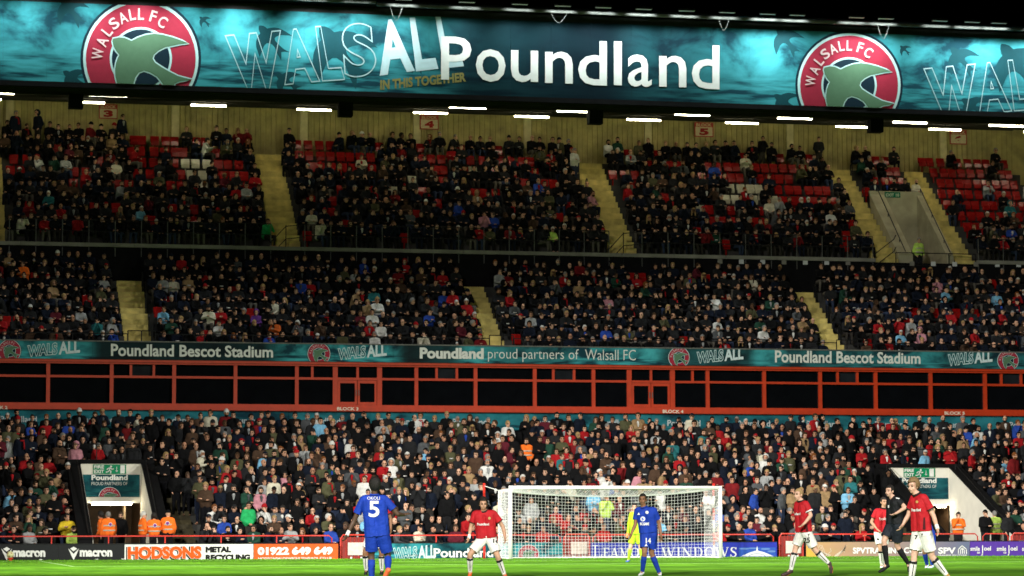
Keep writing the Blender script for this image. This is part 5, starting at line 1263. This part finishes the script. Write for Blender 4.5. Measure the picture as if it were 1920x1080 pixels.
if seat_stuff:
    base = np.empty(len(SEAT.vertices)*3); SEAT.vertices.foreach_get('co', base); base = base.reshape(-1, 3); fs = [tuple(p.vertices) for p in SEAT.polygons]; mb = MB()
    for q in seat_stuff: mb.add(base+np.array(q), fs)
    mb.build('spare_seats', SEAT.materials[0], upper, color=RED_S)['kind'] = 'stuff'
print('PEOPLE individuals', n_ind, 'crowd', len(crowd), 'tris', len(T), 'seats', n_seat, len(seat_stuff))

# ------------------------------------------------------------------ stewards and others by the tunnels
def steward(px, Y, top, hs, hc, pose, yaw, label, group, hiv=None, z=-.03, tr=(.012, .012, .014), k=1.0, beard=False, hatc='black'):
    x = X_at(px, Y, z+1.6)
    vi = next(i for i in ST if VAR[i]['arms'] == pose)
    s = dict(var=vi, top=top, hs=hs, hc=hc, hatc=hatc, skin=SKINS[1], tr=tr, beard=beard, front=None, scarf=False, k=k)
    return make_person(s, (x, Y, z), yaw, label, group, hiv, k)
SG = 'stewards beside the tunnels'
steward(204, 6.3, 'orange', 'crop', 'grey', 'arms down', math.pi+.3, 'steward in orange jacket seen from behind in the tunnel mouth', SG, 'logo')
steward(191, 6.9, 'orange', 'full', 'dark', 'hands in pockets', math.pi+1.2, 'dark haired steward in orange half hidden at the tunnel mouth', SG, 'band')
steward(226, 8.4, 'black', 'crop', 'brown', 'hands in pockets', .1, 'person in black zip jacket facing out of the tunnel mouth', 'people at the tunnel mouths', beard=True)
steward(268, 5.7, 'orange', 'crop', 'white', 'hands clasped', math.pi-1.35, 'white haired steward in orange jacket turned sideways by the tunnel wall', SG, 'band')
steward(289, 5.6, 'orange', 'long', 'dark', 'arms folded', math.pi+.1, 'long haired steward in orange jacket seen from behind by the tunnel', SG, 'logo', k=.97)
steward(315, 5.75, 'orange', 'cap', 'dark', 'hands in pockets', math.pi-.2, 'steward in orange jacket and black cap nearest the dark stairs', SG, 'logo', k=1.03)
steward(1796, 5.8, 'orange', 'short', 'dark', 'hands to face', -.2, 'young steward in orange jacket facing the pitch with raised hands', SG, 'band', k=.97)
steward(1847, 5.7, 'black', 'cap', 'dark', 'hand on chin', .1, 'person in black coat and cap holding a hand to the face', 'people at the tunnel mouths', k=1.02)
steward(1866, 6.2, 'lime', 'crop', 'grey', 'arms down', math.pi, 'steward in yellow green jacket seen from behind beside the far tunnel', SG, 'band')
steward(1889, 5.9, 'charcoal', 'crop', 'dark', 'hands in pockets', .2, 'person in dark grey coat standing beside the yellow green steward', 'people at the tunnel mouths')
steward(1722, UP_Y0-.42, 'lime', 'crop', 'grey', 'hands in pockets', .15, 'steward in yellow vest standing in the upper tunnel mouth', SG, 'band', z=UP_Z0-.72)
# ------------------------------------------------------------------ players and officials on the pitch
def hand_shapes(w, d, side, curl=.5):
    """palm, four unequal bent fingers and a thumb leaving the side of the palm"""
    d = d/np.linalg.norm(d); side = side-d*np.dot(side, d); side /= np.linalg.norm(side); nrm = np.cross(d, side)
    S = [capsule(w, .027, w+d*.03, .030, 8), capsule(w+d*.03+side*.018, .019, w+d*.088+side*.024, .017, 7), capsule(w+d*.03-side*.018, .019, w+d*.085-side*.024, .017, 7), capsule(w+d*.03, .02, w+d*.09, .018, 7)]
    for o_, ln in ((.030, .068), (.011, .078), (-.010, .073), (-.030, .058)):
        b = w+d*.088+side*o_; m = b+d*ln*.5+nrm*ln*.15*curl*2; e = m+d*ln*.42*(1-curl*.5)+nrm*ln*.5*curl
        S += [capsule(b, .0105, m, .010, 6), capsule(m, .010, e, .0088, 6)]
    t0 = w+d*.028+side*.026; t1 = t0+d*.035+side*.03+nrm*.012; t2 = t1+d*.03+side*.006+nrm*.012
    return S+[capsule(t0, .014, t1, .0115, 6), capsule(t1, .0115, t2, .010, 6)]
KIT = {'red': dict(shirt=(.40, .011, .018), shorts=(.70, .69, .66), sock=(.70, .69, .66), band=(.012, .012, .012), trim=(.02, .012, .012)), 'blue': dict(shirt=(.008, .038, .33), shorts=(.008, .038, .33), sock=(.009, .04, .33), band=None, trim=(.009, .036, .3)),
       'black': dict(shirt=(.010, .011, .013), shorts=(.014, .018, .026), sock=(.010, .010, .011), band=None, trim=(.012, .012, .014)), 'yellow': dict(shirt=(.34, .52, .02), shorts=(.34, .52, .02), sock=(.36, .52, .03), band=None, trim=(.4, .5, .03))}
def dec_text(s, q, bold): V, F = text_geo(s, bold); return [bil(q, a, b) for a, b in V[:, :2]], F
def player(s, J, kit, label, group, skin, hair, boots, face, decals=(), long_sleeve=False, build=1.0, sides=None, brow=(.02, .012, .008), wrist=(), gloves=None, collar=True, hs='short', armband=False, stripe=True, beard=None, hem_up=.045):
    D = FOC/s; Kt = KIT[kit]
    P = {n: zc(v[0], v[1], D+(v[2] if len(v) > 2 else 0)) for n, v in J.items()}
    base = np.array([(P['hipL'][0]+P['hipR'][0])/2, (P['hipL'][1]+P['hipR'][1])/2, 0.0])
    for n in P: P[n] = P[n]-base
    root_parts = []
    b = build
    shL, shR, hiL, hiR, nk, hd = P['shL'], P['shR'], P['hipL'], P['hipR'], P['neck'], P['head']
    shc = (shL+shR)/2; hic = (hiL+hiR)/2
    def core(g, drop=0.0):
        q = []
        for a, h in ((shL, hiL), (shR, hiR)):
            t = L3(a, shc, .46)-np.array([0, 0, .07]); w = L3(h, hic, .12)+np.array([0, 0, .05])
            q += [capsule(t, .092*b+g, L3(t, w, .55), .092*b+g, 10), capsule(L3(t, w, .5), .090*b+g, w-np.array([0, 0, drop]), .104*b+g, 10)]
        q += [capsule(L3(shL, shc, .12), .050*b+g, L3(shR, shc, .12), .050*b+g, 9), capsule(shc+np.array([0, 0, .0]), .066*b+g*.8, L3(shc, nk, .55), .052+g*.6, 9)]
        return q
    arms = [('L', shL, P['elL'], P['wrL']), ('R', shR, P['elR'], P['wrR'])]
    legs = [('L', hiL, P['knL'], P['anL'], P['toeL']), ('R', hiR, P['knR'], P['anR'], P['toeR'])]
    body = core(0)+[capsule(shc, .06, nk, .055, 9), capsule(nk-np.array([0, 0, .03]), .058*b, hd+np.array([0, 0, -.06]), .052*b, 9)]
    yawR = rot(face[0], face[1], face[2] if len(face) > 2 else 0)
    body += head_shapes(hd, yawR, 1.0, True)
    camr = RT/np.linalg.norm(RT)
    for n, a, e, w in arms:
        body += [capsule(a, .056*b, L3(a, e, .45), .052*b, 9), capsule(L3(a, e, .4), .052*b, e, .040*b, 9), capsule(e, .040*b, L3(e, w, .3), .042*b, 9), capsule(L3(e, w, .3), .042*b, w, .027*b, 9)]
        d = w-e; d = d/np.linalg.norm(d); hdir = P.get('ha'+n, w+d*.1)-w
        body += hand_shapes(w, hdir/np.linalg.norm(hdir), (camr if n == 'R' else -camr)*.2-np.array(FW)*.9, .55)
    for n, h, k_, an, toe in legs:
        body += [capsule(h, .096*b, L3(h, k_, .5), .082*b, 10), capsule(L3(h, k_, .5), .082*b, k_, .056*b, 10), capsule(k_, .056*b, L3(k_, an, .33), .058*b, 10), capsule(L3(k_, an, .33), .058*b, an, .036*b, 10), capsule(an, .034, L3(an, toe, .6)+(an-k_)/np.linalg.norm(an-k_)*.035, .024, 8)]
    A, T = fuse(body, .0105, 3, 9000)
    root = obj('person', mesh_of('player_body', A, T, M['skin_obj']), None, skin); root.location = base; tag(root, label, 'person', group)
    def part(nm, shapes, vox, col, m='kit_obj', sm=3, tgt=4000, cuts=(), c2=None):
        A, T = fuse(shapes, vox, sm, None if len(cuts) else tgt, cuts); me = mesh_of(nm, A, T, M[m]); o = obj(nm, me, root, col); return o, A, T
    # shirt with hem and sleeves cut square
    sl = []; cuts = []; cuffs = []
    for n, a, e, w in arms:
        f = .66 if not long_sleeve else 1.0
        end = L3(a, e, f); d = (e-a)/np.linalg.norm(e-a)
        sv = [capsule(a-np.array([0, 0, .004]), .070*b, end, .074*b, 10)]
        if long_sleeve: sv += [capsule(e, .060*b, L3(e, w, .97), .040*b, 10)]; end, d = L3(e, w, .98), (w-e)/np.linalg.norm(w-e)
        else: cuffs.append(1)
        part('sleeve', sv, .012, Kt['shirt'], cuts=[(end, d, .16)])
    hem = hic+np.array([0, 0, hem_up]); up = shc-hic; up /= np.linalg.norm(up)
    cuts = [(hem, -up, .5)]
    shirt, SA, STt = part('shirt', core(.030, .10), .0125, Kt['shirt'], cuts=cuts)
    if cuffs and kit in ('red',):
        for (n, a, e, w), c in zip(arms, cuffs):
            d = (e-a)/np.linalg.norm(e-a); p1 = L3(a, e, .655); p0 = L3(a, e, .57)
            part('cuff', [capsule(p0, .0785*b, p1, .0785*b, 12)], .012, Kt['trim'], cuts=[(p1, d, .2), (p0, -d, .2)])
    if collar:
        cd, cu_, cw = basis(L3(nk, hd, .5)-shc)
        mbx = MB(); mbx.tube([L3(shc, nk, .86)+(cu_*math.cos(t)+cw*math.sin(t))*.068 for t in np.linspace(0, 2*math.pi, 15)[:-1]], .019, 6, True); mbx.build('collar', M['kit_obj'], root, True, Kt['trim'])
    if armband:
        n, a, e, w = arms[1]; p0, p1 = L3(a, e, .56), L3(a, e, .70); d = (e-a)/np.linalg.norm(e-a)
        part('armband', [capsule(L3(a, e, .5), .0815*b, L3(a, e, .76), .0815*b, 12)], .012, (.72, .72, .74), cuts=[(p1, d, .2), (p0, -d, .2)])
    # shorts
    sh_ = [capsule(hiL+np.array([0, 0, .06]), .112*b, hiR+np.array([0, 0, .06]), .112*b, 10)]; cuts = []
    for n, h, k_, an, toe in legs:
        f = .76; end = L3(h, k_, f); d = (k_-h)/np.linalg.norm(k_-h); sh_ += [capsule(h, .118*b, L3(h, k_, .82), .108*b, 10)]; cuts.append((end, d, .16))
    shorts, HA, HT = part('shorts', sh_, .0125, Kt['shorts'], cuts=cuts)
    for n, h, k_, an, toe in legs:
        d = (an-k_)/np.linalg.norm(an-k_); t0 = L3(k_, an, .16)
        so, _, _ = part('sock', [capsule(k_, .058*b, L3(k_, an, .35), .066*b, 10), capsule(L3(k_, an, .35), .066*b, an, .044*b, 10)], .0115, Kt['sock'], cuts=[(t0, -d, .12)])
        if Kt['band']:
            p1 = L3(k_, an, .30); part('sock_band', [capsule(L3(k_, an, .1), .0655*b, L3(k_, an, .38), .0695*b, 12)], .012, Kt['band'], cuts=[(t0, -d, .12), (p1, d, .12)])
            if stripe:
                vd = -np.array(FW); vd = vd-d*np.dot(vd, d); vd /= np.linalg.norm(vd)
                MB().tube([L3(k_, an, t)+vd*(.064-.022*max(0, (t-.3)/.7)) for t in np.linspace(.31, .88, 6)], .0085, 5).build('sock_stripe', M['kit_obj'], root, color=Kt['band'])
        fd = toe-an; ft = fd/np.linalg.norm(fd); heel = an-ft*.035+np.cross(ft, np.cross(d, ft)/max(1e-6, np.linalg.norm(np.cross(d, ft))))*0
        dn = d-ft*np.dot(d, ft); dn = dn/max(np.linalg.norm(dn), 1e-6)
        bt, _, _ = part('boot', [capsule(an+d*.02, .047, an+d*.045-ft*.02, .044, 9), capsule(an+d*.045-ft*.02, .040, L3(an, toe, .62)+dn*.03, .042, 9), capsule(L3(an, toe, .62)+dn*.03, .042, toe+dn*.012, .030, 9)], .011, boots[0], 'paint_obj', 2, 900)
        if len(boots) > 1:
            MB().tube([an+d*.075-ft*.04, L3(an, toe, .5)+dn*.068, toe+dn*.038+ft*.01], .013, 6).build('sole', M['paint_obj'], root, True, boots[1])
    # hair, brows, eyes
    hg = hair_geo(hd+yawR@np.array([0, .004, .008 if hs == 'full' else .003]), yawR, hs, 1.08 if hs == 'full' else 1.03, 22, 16); obj('hair', mesh_of('hair', hg[0], hg[1], M['hair_obj']), root, hair)
    Pm = lambda x, y, z: hd+yawR@np.array([x, y, z])
    def bits(nm, caps, col, m):
        mbx = MB(); [mbx.add(*capsule(*c)) for c in caps]; mbx.build(nm, M[m], root, True, col)
    bits('eyebrows', [(Pm(s_*.018, -.0905, .034), .006, Pm(s_*.052, -.072, .036), .005, 6) for s_ in (-1, 1)], brow, 'hair_obj')
    for s_ in (-1, 1):
        bits('eye', [(Pm(s_*.026, -.0845, .012), .0075, Pm(s_*.042, -.0785, .012), .0065, 6)], (.02, .014, .012), 'paint_obj')
    bits('mouth', [(Pm(-.02, -.0935, -.058), .0055, Pm(.02, -.0935, -.058), .0055, 6)], tuple(c*.5 for c in skin), 'skin_obj')
    if beard: bdv, bdf = ellipsoid(Pm(0, -.031, -.058), (.0605, .0665, .064), yawR, 14, 12); ff = [f for f in bdf if (yawR.T@(np.mean([bdv[i] for i in f], axis=0)-hd))[2] < -.062]; obj('beard', mesh_of('beard', bdv, ff, M['hair_obj']), root, beard)
    for n in wrist:
        a, e, w = next((x[1], x[2], x[3]) for x in arms if x[0] == n); part('wrist_tape', [capsule(L3(e, w, .80), .036, w+(w-e)/np.linalg.norm(w-e)*.02, .036, 9)], .011, (.74, .73, .70))
    if gloves:
        for n, a, e, w in arms:
            d = (w-e)/np.linalg.norm(w-e); part('glove', [capsule(w-d*.03, .040, w+d*.02, .042, 8)]+[(v, f) for v, f in hand_shapes(w, d, (camr if n == 'R' else -camr), .4)]+[capsule(w+d*.04, .045, w+d*.10, .04, 8)], .012, gloves)
    # numbers and badges laid on the cloth along the line of sight
    trees = {'shirt': BVHTree.FromPolygons([tuple(p+base) for p in SA], [tuple(map(int, t)) for t in STt]), 'shorts': BVHTree.FromPolygons([tuple(p+base) for p in HA], [tuple(map(int, t)) for t in HT])}
    for dd in decals:
        what, q, tgt, col = dd[:4]
        if what in ('disc', 'poly'): pts = arc(q[0], q[1], q[2], 0, 360, 14)[:-1] if what == 'disc' else q; Fp = [tuple(range(len(pts)))]
        else: pts, Fp = dec_text(what, q, dd[4] if len(dd) > 4 else .03)
        bm = bmesh.new(); vs = [bm.verts.new((p[0], p[1], 0)) for p in pts]
        for f in Fp:
            try: bm.faces.new([vs[i] for i in f])
            except ValueError: pass
        bmesh.ops.triangulate(bm, faces=bm.faces[:])
        for _i in range(3):
            es = [e for e in bm.edges if (e.verts[0].co-e.verts[1].co).length > 2.5]
            if es: bmesh.ops.subdivide_edges(bm, edges=es, cuts=1); bmesh.ops.triangulate(bm, faces=bm.faces[:])
        bad = []; lay = dd[5] if len(dd) > 5 else .010
        for v in bm.verts:
            r_ = ray(v.co.x, v.co.y); r_ = r_/np.linalg.norm(r_)
            hit = trees[tgt].ray_cast(Vector(C0), Vector(r_))[0]
            if hit is None: bad.append(v)
            else: v.co = hit-Vector(r_)*lay-Vector(base)
        bmesh.ops.delete(bm, geom=bad, context='VERTS')
        me = bpy.data.meshes.new('shirt_print'); bm.to_mesh(me); bm.free(); me.materials.append(M['print_obj'])
        obj('badge' if what in ('disc', 'poly') else 'printed_lettering', me, root, col)
    return root
def rq(x0, x1, yt, yb, t=0.0): return [(x0, yb+t), (x1, yb), (x1, yt), (x0, yt+t)]
WHT = (.74, .74, .73); BLK = (.012, .012, .012)
HOME = 'players of the side in red shirts'; AWAY = 'players of the side in blue shirts'
DK = (.085, .045, .028); LT = (.60, .36, .26); MD = (.50, .28, .18); BR = (.26, .125, .065)
def rg1(u, v): return (640+u/5.14, 870+v/5.14)
player(112, dict(head=(702, 911.5), neck=(702, 926), shL=(681.5, 936.5), shR=(722.5, 936.5), elL=(663.5, 977), wrL=(651.8, 1001, -.05), haL=(646, 1013, -.08), elR=(745, 964), wrR=(757, 965.5, .20), haR=(763, 963, .26), hipL=(697, 1005), hipR=(718.5, 1005), knL=(696.3, 1041, .06), anL=(697, 1090), toeL=(694, 1100, .17), knR=(727.5, 1043, .08), anR=(727.5, 1068, -.28), toeR=(720, 1083, -.22)),
       'blue', 'person in blue shirt with large white five on the back', AWAY, DK, (.010, .008, .007), ((.80, .16, .06),), (math.pi+.1, 0), [('OKOLI', rq(688.5, 712, 931, 937), 'shirt', WHT, .0), ('5', rq(691.3, 711.3, 939, 969.5), 'shirt', WHT, .02)], build=1.0, wrist=('L',), hs='full', hem_up=.0)
r5 = bpy.data.objects['person'] if False else None
player(92, dict(head=(906, 945.5, -.05), neck=(907, 957.5), shL=(890.5, 963.5), shR=(926.5, 963), elL=(882.3, 990), wrL=(879.5, 1006.5, -.08), haL=(876.5, 1018, -.12), elR=(943, 987.5), wrR=(947, 1006.5, -.05), haR=(947.5, 1018, -.08), hipL=(904, 1012.5), hipR=(921.5, 1012.5), knL=(881, 1040, -.12), anL=(881.5, 1072), toeL=(879.5, 1081, -.18), knR=(933, 1043, -.12), anR=(945.5, 1076), toeR=(949, 1083, -.18)),
       'red', 'crouching player in red shirt facing out, sixteen on white shorts', HOME, MD, (.012, .009, .007), ((.75, .14, .04),), (-.12, .12), [('Poundland', rq(894.5, 917, 980.4, 985.2), 'shirt', WHT), ('16', rq(924.6, 936, 1010.3, 1018), 'shorts', BLK, .03), ('disc', (917.7, 971.7, 2.6), 'shirt', (.45, .30, .12)), ('Y', rq(928.5, 931.5, 1019.5, 1022.5), 'shorts', BLK)], wrist=('L',), hs='full')
player(88, dict(head=(1205, 936.6), neck=(1207, 950), shL=(1194.8, 957.5, .05), shR=(1226.5, 956.8, -.05), elL=(1191, 984), wrL=(1184, 1000.5, -.12), haL=(1181.5, 1010, -.15), elR=(1236, 983), wrR=(1239.5, 1003.5, -.1), haR=(1240.5, 1013, -.14), hipL=(1209.5, 1002), hipR=(1223.5, 1002.5), knL=(1208.5, 1036, -.12), anL=(1204.5, 1071), toeL=(1198, 1079, -.12), knR=(1221.5, 1037, .05), anR=(1236, 1073, .12), toeR=(1236.5, 1081, -.03)),
       'blue', 'walking player in blue kit with fourteen on blue shorts before the goal', AWAY, BR, (.010, .008, .007), (WHT,), (-.45, .05), [('14', rq(1210.8, 1220.5, 1008.8, 1019, -.3), 'shorts', WHT, .03), ('BC.GAME', rq(1200, 1217, 979.6, 985), 'shirt', WHT, .05), ('disc', (1205.3, 973, 4.6), 'shirt', WHT), ('b', rq(1203.2, 1207, 970, 976), 'shirt', (.02, .07, .5), .05, .014), ('disc', (1213, 960.7, 3.1), 'shirt', WHT), ('poly', [(1194.5, 965.3), (1199.8, 965.3), (1197.8, 960.8)], 'shirt', WHT), ('poly', [(1208.3, 1024), (1214.6, 1024), (1211.8, 1019.6)], 'shorts', WHT)], hs='crop')
player(60, dict(head=(1189.5, 951.5), neck=(1190.5, 959.5), shL=(1183.5, 964.3), shR=(1199, 964.3), elL=(1180, 983), wrL=(1176.8, 1000, -.08), elR=(1203, 982), wrR=(1203.5, 998, -.08), hipL=(1187, 1004), hipR=(1197, 1004), knL=(1182.6, 1025, -.08), anL=(1178.6, 1049), toeL=(1173.8, 1053.5, -.1), knR=(1200.5, 1025, -.05), anR=(1203.5, 1049), toeR=(1202, 1053.5, -.15)),
       'yellow', 'goalkeeper in bright yellow kit and orange gloves inside the goal mouth', 'goalkeeper in the goal', LT, (.012, .009, .007), ((.05, .12, .4),), (-.3, 0), (), long_sleeve=True, gloves=(.80, .22, .06), collar=False)
player(92, dict(head=(1497, 927.6), neck=(1502, 938), shR=(1511.5, 945.5, -.13), shL=(1494.5, 946.5, .13), elR=(1520.5, 966.5, -.2), wrR=(1508.5, 981, -.3), haR=(1501, 987.5, -.31), elL=(1496, 966, .22), wrL=(1499, 982, .25), hipR=(1513, 1001, -.08), hipL=(1502.5, 1001, .08), knL=(1491, 1030, .05), anL=(1483, 1068), toeL=(1466, 1077, -.03), knR=(1528.5, 1031.5, -.05), anR=(1553, 1055.5, -.05), toeR=(1557, 1074, -.08)),
       'red', 'striding captain with cropped blond hair, twenty five on white shorts', HOME, LT, (.34, .22, .10), ((.05, .03, .03), (.75, .2, .08)), (-1.05, .05), [('25', rq(1506, 1518.6, 1007.2, 1017.2, 1.6), 'shorts', BLK, .03), ('Poundland', rq(1482, 1500.5, 960.8, 965.6, 1), 'shirt', WHT), ('Y', rq(1514, 1518.5, 1000.5, 1006), 'shorts', BLK, .03), ('poly', [(1511, 998), (1509.5, 983), (1513.5, 983), (1516, 998)], 'shirt', (.06, .01, .012))], hs='crop', brow=(.1, .06, .03), armband=True)
player(73, dict(head=(1657, 941.3), neck=(1656.3, 952), shL=(1643, 958.5), shR=(1666.5, 959.5), elL=(1634, 979), wrL=(1645, 992.5, -.1), haL=(1652.5, 998, -.12), elR=(1671.5, 977), wrR=(1667, 992, -.1), hipL=(1646.5, 1001), hipR=(1658.5, 1001), knL=(1650.5, 1027, -.1), anL=(1653.5, 1058.5), toeL=(1650.5, 1066, -.15), knR=(1659, 1027), anR=(1660, 1057), toeR=(1658, 1065, -.15)),
       'red', 'player in red and white half hidden behind the referee', HOME, MD, (.02, .013, .009), (WHT,), (.12, .1), [('Poundland', rq(1648.9, 1664.6, 968.8, 974.4, 1.5), 'shirt', WHT, .0), ('disc', (1646, 1011, 1.9), 'shorts', BLK)], hs='crop', collar=True)
player(92, dict(head=(1668, 920.8), neck=(1673.5, 931.5), shR=(1683.5, 938, -.12), shL=(1669, 937, .12), elR=(1697.5, 951.5, -.22), wrR=(1682, 961.5, -.28), haR=(1673, 965.5, -.28), elL=(1668, 954, .2), wrL=(1674, 968, .1), hipR=(1684, 986, -.08), hipL=(1671, 985, .08), knL=(1657.3, 1014.5, -.02), anL=(1663, 1058), toeL=(1648.5, 1071, -.05), knR=(1682, 1024, .05), anR=(1702, 1055, .1), toeR=(1703, 1070, .05)),
       'black', 'referee in black kit stepping across the pitch with bent arm', 'referee on the pitch', LT, (.012, .009, .007), ((.012, .012, .013),), (-1.0, .08), [('poly', [(1664.6, 952), (1667.2, 952), (1667.2, 947.2), (1664.6, 947.2)], 'shirt', WHT), ('poly', [(1679.5, 932.5), (1686.5, 934), (1687, 936), (1680, 934.6)], 'shirt', WHT)], hs='crop', collar=False)
player(112, dict(head=(1712.5, 912), neck=(1718.5, 925), shR=(1733, 934.5, -.13), shL=(1713.5, 934.5, .13), elR=(1750.5, 967.5, -.15), wrR=(1757, 988.5, -.18), haR=(1759, 999, -.2), elL=(1703, 966.5, .18), wrL=(1693, 984, .12), haL=(1688, 991, .1), hipR=(1735.5, 1000, -.08), hipL=(1722, 1000, .08), knL=(1714, 1044, .0), anL=(1708, 1090), toeL=(1694, 1100, -.05), knR=(1747, 1043, -.05), anR=(1774, 1077, -.05), toeR=(1786, 1087, -.1)),
       'red', 'player with swept blond hair in red shirt, seven on white shorts', HOME, LT, (.19, .115, .05), ((.35, .22, .05), (.02, .02, .02)), (-1.0, .12), [('7', rq(1714.8, 1721, 1002.6, 1010.4, .8), 'shorts', BLK, .04), ('Poundland', rq(1709, 1726.3, 953, 958.6, .4), 'shirt', WHT), ('disc', (1719.3, 941, 2.6), 'shirt', (.5, .30, .10)), ('Y', rq(1726, 1731, 1000, 1006), 'shorts', BLK, .03), ('poly', [(1730, 996), (1731.5, 970), (1734.5, 970), (1735.5, 996)], 'shirt', (.06, .01, .012))], hs='full', wrist=('R',), brow=(.1, .06, .03))
player(74, dict(head=(1722, 947), neck=(1724, 957), shL=(1716, 963), shR=(1735, 963), elL=(1716, 985), wrL=(1716, 1000), elR=(1738, 985), wrR=(1740, 998), hipL=(1735.5, 1004), hipR=(1746, 1004), knL=(1733, 1033), anL=(1738, 1058, .2), toeL=(1735, 1066, .1), knR=(1747, 1035, -.05), anR=(1747.5, 1059), toeR=(1739, 1066, -.1)),
       'blue', 'player in blue almost hidden behind the blond player in red', AWAY, BR, (.010, .008, .007), ((.6, .75, .8),), (-.5, 0), (), hs='crop')
player(85, dict(head=(703, 932), neck=(704, 943), shL=(690, 950), shR=(722, 950), elL=(690, 972), wrL=(692, 992), elR=(732.5, 972), wrR=(733, 990, -.08), hipL=(696, 1003), hipR=(713, 1003), knL=(684.5, 1036, -.08), anL=(686.5, 1069), toeL=(684.5, 1077, -.15), knR=(715, 1037, -.08), anR=(716, 1069), toeR=(714, 1077, -.15)),
       'red', 'player in red mostly hidden behind the blue player numbered five', HOME, BR, (.010, .008, .007), ((.02, .02, .02),), (0, 0), (), hs='crop')
